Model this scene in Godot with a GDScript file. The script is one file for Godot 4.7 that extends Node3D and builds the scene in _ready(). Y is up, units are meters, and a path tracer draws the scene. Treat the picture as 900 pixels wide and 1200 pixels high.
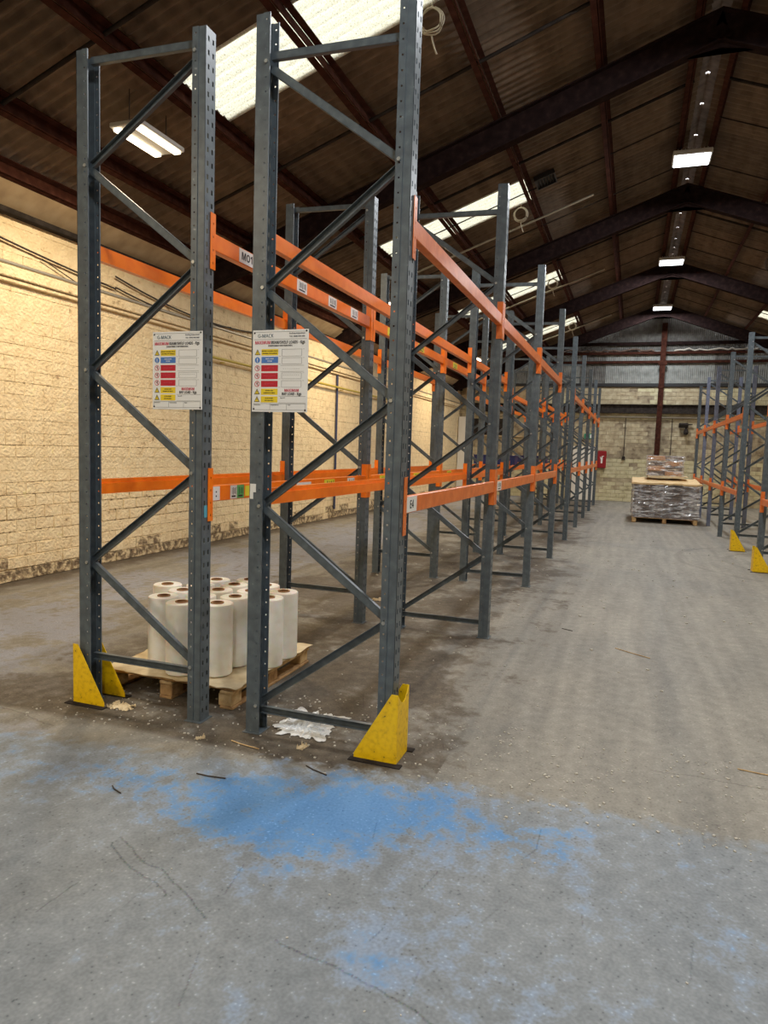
extends Node3D
# A warehouse aisle with pallet racking. x: right, y: up, the aisle runs along -z. Metres.

const EYE := Vector3(0, 1.7532, 0)
const YAW := 0.33868
const PITCH := 0.08926
const ROLL := 0.032746
const FOCAL := 818.2          # in pixels of the 900 x 1200 frame

const WALL_X := -7.05
const BACK_Z := -29.3
const RIDGE_X := 0.72
const RIDGE_Y := 7.5
const SLOPE := 0.365
const HALF := 7.85
const FRONT_Z := 8.0

const FRAME_D := 0.855
const BAY := 2.8013
const FIRST_Z := -3.70
const ORD := ["first", "second", "third", "fourth", "fifth", "sixth", "seventh", "eighth", "ninth"]

var M := {}
var used := {}
var rng := RandomNumberGenerator.new()


# ------------------------------------------------------------------ mesh builder
class MB:
	var v := PackedVector3Array()
	var n := PackedVector3Array()
	var uv := PackedVector2Array()

	func tri(a: Vector3, b: Vector3, c: Vector3, ua := Vector2(), ub := Vector2(), uc := Vector2()):
		var nn := (b - a).cross(c - a).normalized()
		v.append_array([a, c, b]); n.append_array([nn, nn, nn]); uv.append_array([ua, uc, ub])

	func quad(a: Vector3, b: Vector3, c: Vector3, d: Vector3):
		tri(a, b, c, Vector2(0, 1), Vector2(1, 1), Vector2(1, 0))
		tri(a, c, d, Vector2(0, 1), Vector2(1, 0), Vector2(0, 0))

	func quadn(p: Array, q: Array):   # four points with four normals, counter-clockwise
		for k in [[0, 1, 2], [0, 2, 3]]:
			v.append_array([p[k[0]], p[k[2]], p[k[1]]]); n.append_array([q[k[0]], q[k[2]], q[k[1]]])
			uv.append_array([Vector2(), Vector2(), Vector2()])

	func out(p: Array, c: Vector3):   # a convex face turned away from c
		var nn: Vector3 = (p[1] - p[0]).cross(p[2] - p[0])
		if nn.dot(p[0] - c) < 0: p.reverse()
		for k in range(1, p.size() - 1): tri(p[0], p[k], p[k + 1])

	func box(c: Vector3, s: Vector3, b := Basis.IDENTITY):
		var x := b.x * s.x / 2; var y := b.y * s.y / 2; var z := b.z * s.z / 2
		for f in [[x, y, z], [-x, z, y], [y, z, x], [-y, x, z], [z, x, y], [-z, y, x]]:
			var o: Vector3 = c + f[0]
			quad(o - f[1] - f[2], o + f[1] - f[2], o + f[1] + f[2], o - f[1] + f[2])

	func cbox(c: Vector3, s: Vector3, ch: float, b := Basis.IDENTITY):   # chamfered box
		var h := s / 2
		var pt := func(sg: Vector3, ax: int) -> Vector3:
			var q := Vector3(sg.x * (h.x - ch), sg.y * (h.y - ch), sg.z * (h.z - ch))
			q[ax] = sg[ax] * h[ax]
			return c + b * q
		for ax in 3:
			var u := (ax + 1) % 3; var w := (ax + 2) % 3
			for s1 in [-1.0, 1.0]:
				var fc := []
				for k in [[-1, -1], [1, -1], [1, 1], [-1, 1]]:
					var sg := Vector3(); sg[ax] = s1; sg[u] = k[0]; sg[w] = k[1]
					fc.append(pt.call(sg, ax))
				out(fc, c)
				for s2 in [-1.0, 1.0]:   # the edge between faces ax and u, running along w
					var a := Vector3(); a[ax] = s1; a[u] = s2; a[w] = -1
					var d := a; d[w] = 1
					out([pt.call(a, ax), pt.call(d, ax), pt.call(d, u), pt.call(a, u)], c)
		for sx in [-1.0, 1.0]:
			for sy in [-1.0, 1.0]:
				for sz in [-1.0, 1.0]:
					var sg := Vector3(sx, sy, sz)
					out([pt.call(sg, 0), pt.call(sg, 1), pt.call(sg, 2)], c)

	func ring(c: Vector3, d: Vector3, r: float, seg: int) -> Array:
		var a := d.cross(Vector3.UP if absf(d.y) < 0.9 else Vector3.RIGHT).normalized()
		var b := d.cross(a).normalized()
		var p := []
		for k in seg: p.append(c + (a * cos(TAU * k / seg) + b * sin(TAU * k / seg)) * r)
		return p

	func tube(pts: Array, r: float, seg := 8, closed := false):
		var rings := []
		for k in pts.size():
			var d: Vector3 = (pts[mini(k + 1, pts.size() - 1)] - pts[maxi(k - 1, 0)]).normalized()
			if closed: d = (pts[(k + 1) % pts.size()] - pts[(k - 1 + pts.size()) % pts.size()]).normalized()
			rings.append(ring(pts[k], d, r, seg))
		for k in (pts.size() if closed else pts.size() - 1):
			var k2 := (k + 1) % pts.size()
			for s in seg:
				var t := (s + 1) % seg
				var p := [rings[k][s], rings[k][t], rings[k2][t], rings[k2][s]]
				var q := [p[0] - pts[k], p[1] - pts[k], p[2] - pts[k2], p[3] - pts[k2]]
				for i in 4: q[i] = q[i].normalized()
				if (p[1] - p[0]).cross(p[2] - p[0]).dot(q[0]) < 0:
					p.reverse(); q.reverse()
				quadn(p, q)
		if not closed:
			var mid: Vector3 = (pts[0] + pts[1]) / 2
			out(rings[0].duplicate(), mid)
			out(rings[-1].duplicate(), (pts[-1] + pts[-2]) / 2)

	func lathe(prof: Array, seg: int, smooth := true):   # prof: Vector2(radius, y) going up the outside
		for k in prof.size() - 1:
			var a: Vector2 = prof[k]; var b: Vector2 = prof[k + 1]
			var d := b - a
			var nr := Vector2(d.y, -d.x).normalized()
			for s in seg:
				var t0 := TAU * s / seg; var t1 := TAU * (s + 1) / seg
				var e0 := Vector3(cos(t0), 0, sin(t0)); var e1 := Vector3(cos(t1), 0, sin(t1))
				var p := [e0 * a.x + Vector3.UP * a.y, e1 * a.x + Vector3.UP * a.y, e1 * b.x + Vector3.UP * b.y, e0 * b.x + Vector3.UP * b.y]
				var q := [e0 * nr.x + Vector3.UP * nr.y, e1 * nr.x + Vector3.UP * nr.y, e1 * nr.x + Vector3.UP * nr.y, e0 * nr.x + Vector3.UP * nr.y]
				p.reverse(); q.reverse()
				quadn(p, q)

	func prism(poly: Array, dir: Vector3):   # a flat polygon (convex or nearly) pushed along dir
		var c := Vector3()
		for p in poly: c += p / poly.size()
		c += dir / 2
		var far := []
		for p in poly: far.append(p + dir)
		out(poly.duplicate(), c); out(far.duplicate(), c)
		for k in poly.size():
			var j := (k + 1) % poly.size()
			out([poly[k], poly[j], far[j], far[k]], c)

	# a plate w wide (along u) and h high (along y) with columns of holes: cols = [[centre, width], ...]
	func plate(o: Vector3, u: Vector3, nrm: Vector3, w: float, h: float, th: float, cols: Array, first: float, pitch: float, hh: float):
		var b := Basis(u, Vector3.UP, u.cross(Vector3.UP))
		var at := -w / 2
		for cl in cols:
			var l: float = cl[0] - cl[1] / 2
			if l > at + 0.0005: box(o + u * (at + l) / 2 + Vector3.UP * h / 2, Vector3(l - at, h, th), b)
			var y := 0.0
			var hy := first
			while true:
				var top := minf(hy, h)
				box(o + u * cl[0] + Vector3.UP * (y + top) / 2, Vector3(cl[1], top - y, th), b)
				y = hy + hh
				if y >= h - 0.002: break
				hy += pitch
				if hy > h: hy = h
			at = cl[0] + cl[1] / 2
		if at < w / 2 - 0.0005: box(o + u * (at + w / 2) / 2 + Vector3.UP * h / 2, Vector3(w / 2 - at, h, th), b)

	func mesh() -> ArrayMesh:
		var a := []
		a.resize(Mesh.ARRAY_MAX)
		a[Mesh.ARRAY_VERTEX] = v; a[Mesh.ARRAY_NORMAL] = n; a[Mesh.ARRAY_TEX_UV] = uv
		var m := ArrayMesh.new()
		m.add_surface_from_arrays(Mesh.PRIMITIVE_TRIANGLES, a)
		return m


# ------------------------------------------------------------------ naming helpers
func numbered(called: String) -> String:
	var k: int = used.get(called, 0)
	used[called] = k + 1
	return called if k == 0 else "%s_%03d" % [called, k]


func tag(o: Node, label := "", category := "", group := "", kind := "") -> Node:
	if label: o.set_meta("label", label)
	if category: o.set_meta("category", category)
	if group: o.set_meta("group", group)
	if kind: o.set_meta("kind", kind)
	return o


func base(called: String, at := Vector3.ZERO, turn := 0.0) -> Node3D:
	var o := Node3D.new()
	o.name = numbered(called)
	add_child(o)
	o.position = at
	o.rotation.y = turn
	return o


func obj(called: String, mesh: Mesh, mat: Material, parent: Node = null, at := Vector3.ZERO) -> MeshInstance3D:
	var o := MeshInstance3D.new()
	o.mesh = mesh
	o.material_override = mat
	o.position = at
	if parent == null:
		o.name = numbered(called)
		add_child(o)
	else:
		o.name = called
		parent.add_child(o, true)
	return o


func struct(called: String, mesh: Mesh, mat: Material, parent: Node = null) -> MeshInstance3D:
	var o := obj(called, mesh, mat, parent)
	if parent == null: o.set_meta("kind", "structure")
	return o


func copy(o: Node3D) -> Node3D:
	var c := o.duplicate() as Node3D
	c.name = numbered(RegEx.create_from_string("_[0-9]{3}$").sub(String(o.name), ""))
	add_child(c)
	return c


func boxm(s: Vector3) -> ArrayMesh:
	var b := MB.new(); b.box(Vector3.ZERO, s)
	return b.mesh()


func letters(s: String, height: float, bold := true) -> TextMesh:
	var t := TextMesh.new()
	var f := SystemFont.new()
	f.font_names = PackedStringArray(["Droid Sans"])
	f.font_weight = 700 if bold else 400
	t.font = f
	t.text = s
	t.font_size = 32
	t.pixel_size = height / 23.0
	t.depth = 0.0008
	t.curve_step = 4.0
	return t


# ------------------------------------------------------------------ materials
func noise_tex(freq: float, ramp: Array, seed_ := 1, size := 512, oct := 4, type := FastNoiseLite.TYPE_SIMPLEX_SMOOTH) -> NoiseTexture2D:
	var f := FastNoiseLite.new()
	f.noise_type = type; f.frequency = freq; f.seed = seed_; f.fractal_octaves = oct
	var t := NoiseTexture2D.new()
	t.width = size; t.height = size; t.noise = f; t.seamless = true; t.normalize = true
	if ramp.size():
		var g := Gradient.new()
		g.offsets = PackedFloat32Array(); g.colors = PackedColorArray()
		var off := PackedFloat32Array(); var col := PackedColorArray()
		for r in ramp: off.append(r[0]); col.append(r[1])
		g.offsets = off; g.colors = col
		t.color_ramp = g
	return t


func mat(name_: String, tex: Texture2D, rough := 0.8, scale := 0.5, bump: Texture2D = null, bump_cm := 0.0, metal := 0.0, tint := Color.WHITE) -> StandardMaterial3D:
	var m := StandardMaterial3D.new()
	m.resource_name = name_
	m.albedo_color = tint
	m.roughness = rough; m.metallic = metal
	m.uv1_triplanar = true; m.uv1_world_triplanar = true
	m.uv1_scale = Vector3.ONE * scale
	if tex: m.albedo_texture = tex
	if bump:
		m.heightmap_enabled = true; m.heightmap_texture = bump; m.heightmap_scale = bump_cm
	M[name_] = m
	return m


func flat(name_: String, c: Color, rough := 0.6, metal := 0.0) -> StandardMaterial3D:
	var m := StandardMaterial3D.new()
	m.resource_name = name_
	m.albedo_color = c; m.roughness = rough; m.metallic = metal
	M[name_] = m
	return m


func C(r: int, g: int, b: int) -> Color:
	return Color8(r, g, b)


func make_materials():
	var grain := noise_tex(0.03, [], 5, 512, 5)
	var fine := noise_tex(0.09, [], 6, 512, 4)
	var rough := noise_tex(0.05, [], 7, 1024, 5)
	# racks
	mat("grey_steel", noise_tex(0.02, [[0.0, C(74, 82, 88)], [0.5, C(85, 94, 100)], [0.88, C(94, 104, 109)], [0.94, C(138, 142, 142)]], 11, 512, 6), 0.38, 1.1)
	mat("grey_brace", noise_tex(0.02, [[0.0, C(70, 78, 83)], [0.6, C(84, 93, 98)], [1.0, C(98, 106, 109)]], 12, 512, 5), 0.40, 1.3)
	mat("blue_grey_steel", noise_tex(0.02, [[0.0, C(88, 94, 112)], [1.0, C(112, 118, 138)]], 13, 256, 4), 0.45, 1.3)
	mat("orange_bright", noise_tex(0.02, [[0.0, C(240, 114, 18)], [0.5, C(248, 124, 20)], [0.9, C(250, 132, 30)], [1.0, C(240, 156, 84)]], 14, 512, 5), 0.28, 0.9)
	mat("orange_worn", noise_tex(0.02, [[0.0, C(208, 102, 36)], [0.5, C(224, 116, 46)], [0.8, C(230, 128, 62)], [1.0, C(228, 166, 124)]], 15, 512, 5), 0.33, 0.9)
	flat("bolt_metal", C(170, 172, 170), 0.35, 0.6)
	mat("guard_yellow", noise_tex(0.025, [[0.0, C(56, 44, 26)], [0.10, C(110, 84, 26)], [0.15, C(222, 178, 12)], [0.5, C(240, 196, 8)], [1.0, C(246, 206, 18)]], 17, 1024, 8), 0.42, 0.9)
	# shell
	mat("wall_paint", noise_tex(0.012, [[0.0, C(130, 108, 82)], [0.10, C(178, 154, 118)], [0.19, C(222, 198, 156)], [0.45, C(233, 211, 169)], [0.8, C(238, 218, 178)], [1.0, C(228, 214, 150)]], 21, 1024, 7), 0.85, 0.34, rough, 1.3)
	mat("wall_paint_pale", noise_tex(0.012, [[0.0, C(140, 116, 88)], [0.09, C(196, 170, 132)], [0.17, C(226, 203, 160)], [0.75, C(239, 219, 179)], [1.0, C(234, 218, 164)]], 22, 1024, 7), 0.85, 0.34, rough, 1.3)
	mat("wall_mortar", noise_tex(0.03, [[0.0, C(92, 78, 60)], [0.26, C(140, 122, 94)], [0.42, C(206, 188, 150)], [1.0, C(226, 209, 170)]], 23, 1024, 6), 0.9, 0.34, rough, 2.0)
	mat("wall_dirty", noise_tex(0.02, [[0.0, C(84, 70, 54)], [0.3, C(124, 106, 82)], [0.5, C(168, 148, 116)], [0.65, C(216, 195, 154)], [1.0, C(230, 210, 170)]], 28, 1024, 7), 0.9, 0.4, rough, 1.5)
	mat("back_brick", noise_tex(0.02, [[0.0, C(124, 108, 86)], [0.3, C(166, 152, 124)], [0.7, C(184, 172, 143)], [1.0, C(204, 195, 168)]], 24, 512, 6), 0.9, 0.3, grain, 0.8)
	mat("back_brick_light", noise_tex(0.02, [[0.0, C(150, 138, 108)], [0.3, C(188, 179, 143)], [0.7, C(202, 194, 160)], [1.0, C(214, 208, 178)]], 25, 512, 6), 0.9, 0.3, grain, 0.8)
	mat("back_brick_dark", noise_tex(0.02, [[0.0, C(104, 91, 74)], [0.35, C(144, 130, 107)], [0.7, C(164, 152, 126)], [1.0, C(186, 176, 150)]], 26, 512, 6), 0.9, 0.3, grain, 0.8)
	mat("plain_wall", noise_tex(0.02, [[0.0, C(150, 138, 110)], [1.0, C(196, 182, 150)]], 27, 256, 4), 0.9, 0.3)
	mat("roof_sheet", noise_tex(0.015, [[0.0, C(70, 56, 44)], [0.35, C(104, 87, 71)], [0.7, C(118, 100, 83)], [1.0, C(136, 118, 100)]], 31, 512, 5), 0.92, 0.5, fine, 0.15)
	mat("roof_sheet_dark", noise_tex(0.015, [[0.0, C(62, 50, 40)], [0.4, C(92, 77, 63)], [1.0, C(120, 104, 88)]], 32, 512, 5), 0.92, 0.5, fine, 0.15)
	mat("oxide_steel", noise_tex(0.03, [[0.0, C(46, 26, 21)], [0.6, C(68, 40, 32)], [1.0, C(88, 58, 47)]], 33, 256, 4), 0.75, 0.8)
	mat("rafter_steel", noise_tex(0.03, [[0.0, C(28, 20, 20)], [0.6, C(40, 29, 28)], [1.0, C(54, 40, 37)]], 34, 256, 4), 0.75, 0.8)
	mat("dark_steel", noise_tex(0.03, [[0.0, C(36, 32, 30)], [1.0, C(66, 60, 56)]], 35, 256, 4), 0.7, 0.8)
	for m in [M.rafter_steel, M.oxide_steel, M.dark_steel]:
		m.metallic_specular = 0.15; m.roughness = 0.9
	mat("cladding", noise_tex(0.02, [[0.0, C(104, 106, 102)], [0.5, C(138, 140, 136)], [1.0, C(164, 166, 160)]], 36, 512, 5), 0.7, 0.35)
	mat("cladding_old_and_shaded", noise_tex(0.02, [[0.0, C(74, 72, 68)], [0.5, C(104, 102, 98)], [1.0, C(128, 128, 122)]], 37, 512, 5), 0.8, 0.35)  # darker sheets, also carrying the painted shade of the upper gable row
	mat("eave_board", noise_tex(0.02, [[0.0, C(150, 128, 98)], [0.6, C(186, 164, 130)], [1.0, C(196, 176, 144)]], 38, 256, 4), 0.9, 0.5)
	mat("plain_concrete", noise_tex(0.02, [[0.0, C(104, 98, 90)], [1.0, C(142, 134, 124)]], 39, 512, 5), 0.8, 0.4)
	var sky := mat("rooflight_sheet", noise_tex(0.055, [[0.0, C(50, 50, 30)], [0.20, C(110, 108, 84)], [0.27, C(234, 233, 218)], [0.6, C(247, 246, 236)], [1.0, C(253, 252, 246)]], 41, 1024, 3), 0.55, 0.9)
	sky.backlight_enabled = true; sky.backlight = Color(1, 1, 1)
	# goods
	mat("pallet_wood", noise_tex(0.02, [[0.0, C(150, 118, 78)], [0.5, C(196, 164, 116)], [1.0, C(216, 190, 146)]], 51, 512, 5), 0.8, 1.0)
	mat("pallet_wood_dark", noise_tex(0.02, [[0.0, C(120, 88, 54)], [0.5, C(168, 132, 88)], [1.0, C(190, 156, 110)]], 52, 512, 5), 0.8, 1.0)
	mat("card_sheet", noise_tex(0.02, [[0.0, C(186, 164, 128)], [0.5, C(216, 198, 162)], [1.0, C(228, 212, 180)]], 53, 256, 4), 0.75, 1.0)
	var film := mat("roll_film", noise_tex(0.02, [[0.0, C(230, 226, 212)], [0.5, C(242, 240, 232)], [1.0, C(248, 247, 242)]], 54, 256, 4), 0.32, 1.6)
	film.subsurf_scatter_enabled = true; film.subsurf_scatter_strength = 0.3
	mat("top_card", noise_tex(0.02, [[0.0, C(196, 164, 112)], [0.5, C(222, 192, 142)], [1.0, C(232, 206, 162)]], 58, 256, 4), 0.75, 1.0)
	flat("core_card", C(150, 112, 76), 0.85)
	mat("brown_board", noise_tex(0.03, [[0.0, C(66, 54, 46)], [0.5, C(92, 76, 66)], [1.0, C(122, 104, 90)]], 55, 256, 4), 0.8, 0.8)
	mat("carton", noise_tex(0.03, [[0.0, C(150, 108, 74)], [0.5, C(184, 140, 102)], [1.0, C(200, 160, 124)]], 56, 256, 4), 0.8, 0.8)
	# several turns of clear film: milky bands that also paint in reflected lamp streaks
	var wrap := mat("stretch_film", noise_tex(0.016, [[0.0, Color(0.92, 0.93, 0.95, 0.04)], [0.45, Color(0.92, 0.93, 0.95, 0.10)], [0.60, Color(0.95, 0.96, 0.98, 0.45)], [0.70, Color(0.98, 0.98, 0.99, 0.85)], [0.8, Color(0.94, 0.95, 0.96, 0.3)], [1.0, Color(0.92, 0.93, 0.95, 0.1)]], 57, 1024, 4), 0.14)
	wrap.uv1_scale = Vector3(0.11, 0.6, 0.11)
	wrap.transparency = BaseMaterial3D.TRANSPARENCY_ALPHA
	wrap.metallic_specular = 0.9
	var scrap := flat("film_scrap", C(226, 228, 228), 0.2)
	scrap.backlight_enabled = true; scrap.backlight = Color(0.5, 0.5, 0.5)
	# bits
	flat("white_board", C(228, 229, 228), 0.4)
	flat("print_black", C(34, 34, 38), 0.6)
	flat("print_grey", C(120, 122, 126), 0.6)
	flat("print_teal", C(52, 84, 100), 0.6)
	flat("print_red", C(188, 14, 44), 0.5)
	flat("print_red_soft", C(200, 60, 84), 0.5)
	flat("print_yellow", C(232, 204, 40), 0.5)
	flat("print_blue", C(66, 118, 190), 0.5)
	flat("print_green", C(90, 176, 100), 0.5)
	flat("label_white", C(226, 226, 222), 0.5)
	flat("label_yellow", C(226, 214, 50), 0.5)
	flat("sticker_teal", C(90, 170, 190), 0.5)
	flat("pipe_yellow", C(182, 160, 62), 0.5)
	flat("pipe_blue", C(58, 66, 100), 0.5)
	flat("pipe_white", C(206, 208, 214), 0.5)
	flat("galvanised", C(176, 168, 152), 0.4, 0.5)
	flat("cable_dark", C(58, 48, 40), 0.7)
	flat("rope_pale", C(186, 176, 156), 0.8)
	flat("extinguisher_red", C(140, 14, 24), 0.35)
	flat("sign_green", C(40, 140, 110), 0.4)
	flat("door_white", C(222, 218, 210), 0.5)
	flat("black_plastic", C(30, 30, 32), 0.5)
	flat("blue_plastic", C(26, 36, 92), 0.45)
	flat("grit", C(186, 181, 170), 0.8)
	flat("lamp_housing", C(200, 200, 198), 0.5)
	var glow := flat("lamp_glow_cool", Color(0.95, 0.97, 1.0), 0.5)
	glow.emission_enabled = true; glow.emission = Color(0.96, 0.98, 1.0); glow.emission_energy_multiplier = 5.0
	var warm := flat("lamp_glow_warm", Color(1.0, 0.95, 0.85), 0.5)
	warm.emission_enabled = true; warm.emission = Color(1.0, 0.93, 0.80); warm.emission_energy_multiplier = 5.0


# ------------------------------------------------------------------ floor colour: concrete, dirt, worn blue paint
func noise_bytes(w: int, h: int, mpp: float, x0: float, z0: float, freq: float, seed_: int, oct: int, squash := 1) -> PackedByteArray:
	var f := FastNoiseLite.new()
	f.noise_type = FastNoiseLite.TYPE_SIMPLEX_SMOOTH
	f.seed = seed_; f.fractal_octaves = oct
	f.frequency = freq * mpp
	f.offset = Vector3(x0 / mpp, z0 / mpp / squash, 0)
	var im := f.get_image(w, int(ceil(float(h) / squash)), false, false, false)
	im.convert(Image.FORMAT_L8)
	if squash > 1: im.resize(w, h, Image.INTERPOLATE_BILINEAR)
	return im.get_data()


func floor_texture(x0: float, z0: float, w: int, h: int, mpp: float) -> ImageTexture:
	var big := noise_bytes(w, h, mpp, x0, z0, 0.35, 101, 4)
	var mid := noise_bytes(w, h, mpp, x0, z0, 1.6, 102, 5)
	var small := noise_bytes(w, h, mpp, x0, z0, 9.0, 103, 4)
	var speck := noise_bytes(w, h, mpp, x0, z0, 55.0, 104, 3)
	var streak := noise_bytes(w, h, mpp, x0, z0, 5.0, 105, 4, 14)
	var d := PackedByteArray()
	d.resize(w * h * 3)
	var p := 0
	for j in h:
		var z := z0 + (j + 0.5) * mpp
		for i in w:
			var x := x0 + (i + 0.5) * mpp
			var k := j * w + i
			var a := big[k] / 127.5 - 1.0
			var b := mid[k] / 127.5 - 1.0
			var c := small[k] / 127.5 - 1.0
			var e := speck[k] / 127.5 - 1.0
			var s := streak[k] / 127.5 - 1.0
			# bare concrete with wheel streaks along the aisle
			var t := 0.85 * s + 0.45 * b + 0.7 * c
			var r := 137.0 + 17.0 * t; var g := 133.0 + 16.5 * t; var bl := 124.0 + 15.0 * t
			# brown dirt under the racks
			var bias := -0.4
			if x < -0.6: bias = minf(1.0, (-0.6 - x) * 1.1)
			bias += 0.5 * exp(-(z + 3.55) * (z + 3.55) / 0.05) if x < -0.9 else 0.0
			if x < -3.9: bias = maxf(0.1, bias - (-3.9 - x) * 1.4)
			bias -= clampf((z + 3.46 + 0.10 * b + 0.07 * c) * 5.0, 0.0, 1.0) * 1.5
			# wheel tracks that swing out of the right-hand bay
			var rad := sqrt((x - 3.4) * (x - 3.4) + (z + 13.5) * (z + 13.5))
			if z < -9.0 and x > 0.2:
				for arc in [2.55, 1.75]:
					if absf(rad - arc + 0.04 * b) < 0.05 and c + 0.6 * e > -0.25:
						r -= 13.0; g -= 13.0; bl -= 12.0
			var m := clampf((bias * 0.75 - 0.3 + 0.7 * b + 0.5 * a + 0.45 * c) * 2.2, 0.0, 1.0) * 0.85
			if x < -6.55: m = maxf(m, clampf((-6.55 - x + 0.25 * b + 0.2 * c) * 3.0, 0.0, 0.9))
			r += (82.0 + 20.0 * c - r) * m; g += (73.0 + 19.0 * c - g) * m; bl += (62.0 + 17.0 * c - bl) * m
			# old bluish paint left in the passage by the wall
			if x < -3.2:
				var q := clampf((0.55 + 0.9 * a + 0.8 * b + 0.5 * c - absf(x + 4.9) * 0.32) * 2.0, 0.0, 1.0) * (1.0 - m) * 0.8 * clampf(-z - 2.6, 0.0, 1.0)
				r += (142.0 - r) * q; g += (146.0 - g) * q; bl += (160.0 - bl) * q
			elif x > -3.2 and x < -2.2 and z < -5.0:
				var q2 := clampf((0.0 + 1.1 * a + 0.8 * b + 0.4 * c) * 2.0, 0.0, 1.0) * (1.0 - m) * 0.5
				r += (140.0 - r) * q2; g += (146.0 - g) * q2; bl += (162.0 - bl) * q2
			# the painted floor this side of the racks
			var edge := z + 3.54 + 0.10 * b + 0.05 * c - maxf(0.0, -1.05 - x) * 0.19
			if edge > 0.0:
				var wear := 0.0
				wear += 1.0 * exp(-((x + 1.38) * (x + 1.38) / 0.26 + (z + 2.85) * (z + 2.85) / 0.20))
				wear += 0.6 * exp(-((x + 0.95) * (x + 0.95) / 0.30 + (z + 3.15) * (z + 3.15) / 0.14))
				wear += 0.74 * exp(-((x + 2.25) * (x + 2.25) / 0.7 + (z + 2.85) * (z + 2.85) / 0.14))
				wear += 0.72 * exp(-((x + 0.75) * (x + 0.75) / 0.03 + (z + 2.11) * (z + 2.11) / 0.03))
				wear += 0.55 * exp(-((x + 0.25) * (x + 0.25) / 0.08 + (z + 2.08) * (z + 2.08) / 0.03))
				wear += 0.50 * exp(-((x + 0.4) * (x + 0.4) / 0.5 + (z + 3.15) * (z + 3.15) / 0.10))
				wear += 0.30 * exp(-((x - 0.6) * (x - 0.6) / 0.25 + (z + 2.3) * (z + 2.3) / 0.5))
				wear += 0.16 * exp(-(z + 3.1) * (z + 3.1) / 0.25)
				var paint := clampf((wear - 0.44 + 0.55 * a + 0.75 * b + 0.8 * c + 0.35 * s + 0.35 * e) * 1.7, 0.0, 1.0)
				var deep := clampf((wear - 0.80 + 0.55 * b + 0.55 * c + 0.3 * e) * 2.0, 0.0, 1.0)
				var keep := clampf(edge * 9.0 + 0.6 * c, 0.0, 1.0)
				# worn screed under it: cooler grey
				var u := 7.0 * b + 12.0 * c + 5.0 * s
				var gr := 132.0 + u; var gg := 137.0 + u; var gb := 141.0 + u
				gr += (136.0 - gr) * paint * 0.7; gg += (154.0 - gg) * paint * 0.7; gb += (180.0 - gb) * paint * 0.7
				gr += (84.0 - gr) * deep * 0.8; gg += (136.0 - gg) * deep * 0.8; gb += (192.0 - gb) * deep * 0.8
				r += (gr - r) * keep; g += (gg - g) * keep; bl += (gb - bl) * keep
			# grit and pale chips with outlines of their own
			var f := 15.0 * e
			if e > 0.55 and c > 0.1: f += 26.0
			if e < -0.60 and c < 0.0: f -= 30.0
			d[p] = clampi(int(r + f), 0, 255); d[p + 1] = clampi(int(g + f), 0, 255); d[p + 2] = clampi(int(bl + f), 0, 255)
			p += 3
	# cracks and scuffs
	var rg := RandomNumberGenerator.new()
	rg.seed = 77
	var cracks := [[Vector2(-2.05, -2.42), 0.42, 0.75, 0], [Vector2(-2.05, -2.37), 0.5, 0.5, 0], [Vector2(-1.1, -2.1), 0.25, 1.0, 0], [Vector2(0.2, -4.1), 0.05, 0.6, 0], [Vector2(-5.2, -3.5), 0.12, 2.0, 0]]
	for k in 46: cracks.append([Vector2(rg.randf_range(-2.6, 1.6), rg.randf_range(-4.6, -1.7)), rg.randf_range(0.9, 2.0), rg.randf_range(0.06, 0.3), 1])
	for cr in cracks:
		var q: Vector2 = cr[0]
		var ang: float = cr[1]
		var len := 0.0
		var dark: float = 34.0 if cr[3] == 0 else rg.randf_range(8.0, 22.0)
		while len < cr[2]:
			ang += rg.randf_range(-0.34, 0.34) if cr[3] == 0 else rg.randf_range(-0.02, 0.02)
			ang = lerpf(ang, cr[1], 0.30)
			q += Vector2(cos(ang), -sin(ang) if cr[3] == 1 else sin(ang)) * mpp
			len += mpp
			var ix := int((q.x - x0) / mpp); var iz := int((q.y - z0) / mpp)
			if ix < 1 or iz < 1 or ix > w - 2 or iz > h - 2: continue
			for o in [[0, 0, 1.0], [0, 1, 0.6]]:
				var at: int = ((iz + o[1]) * w + ix + o[0]) * 3
				for ch in 3: d[at + ch] = maxi(0, d[at + ch] - int(dark * o[2] * rg.randf_range(0.4, 1.0)))
	return ImageTexture.create_from_image(Image.create_from_data(w, h, false, Image.FORMAT_RGB8, d))


func slab(x0: float, x1: float, z0: float, z1: float) -> ArrayMesh:
	var b := MB.new()
	b.quad(Vector3(x0, 0, z1), Vector3(x1, 0, z1), Vector3(x1, 0, z0), Vector3(x0, 0, z0))
	b.quad(Vector3(x0, -0.2, z0), Vector3(x1, -0.2, z0), Vector3(x1, -0.2, z1), Vector3(x0, -0.2, z1))
	b.quad(Vector3(x0, -0.2, z1), Vector3(x1, -0.2, z1), Vector3(x1, 0, z1), Vector3(x0, 0, z1))
	b.quad(Vector3(x1, -0.2, z0), Vector3(x0, -0.2, z0), Vector3(x0, 0, z0), Vector3(x1, 0, z0))
	b.quad(Vector3(x0, -0.2, z0), Vector3(x0, -0.2, z1), Vector3(x0, 0, z1), Vector3(x0, 0, z0))
	b.quad(Vector3(x1, -0.2, z1), Vector3(x1, -0.2, z0), Vector3(x1, 0, z0), Vector3(x1, 0, z1))
	return b.mesh()


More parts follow.
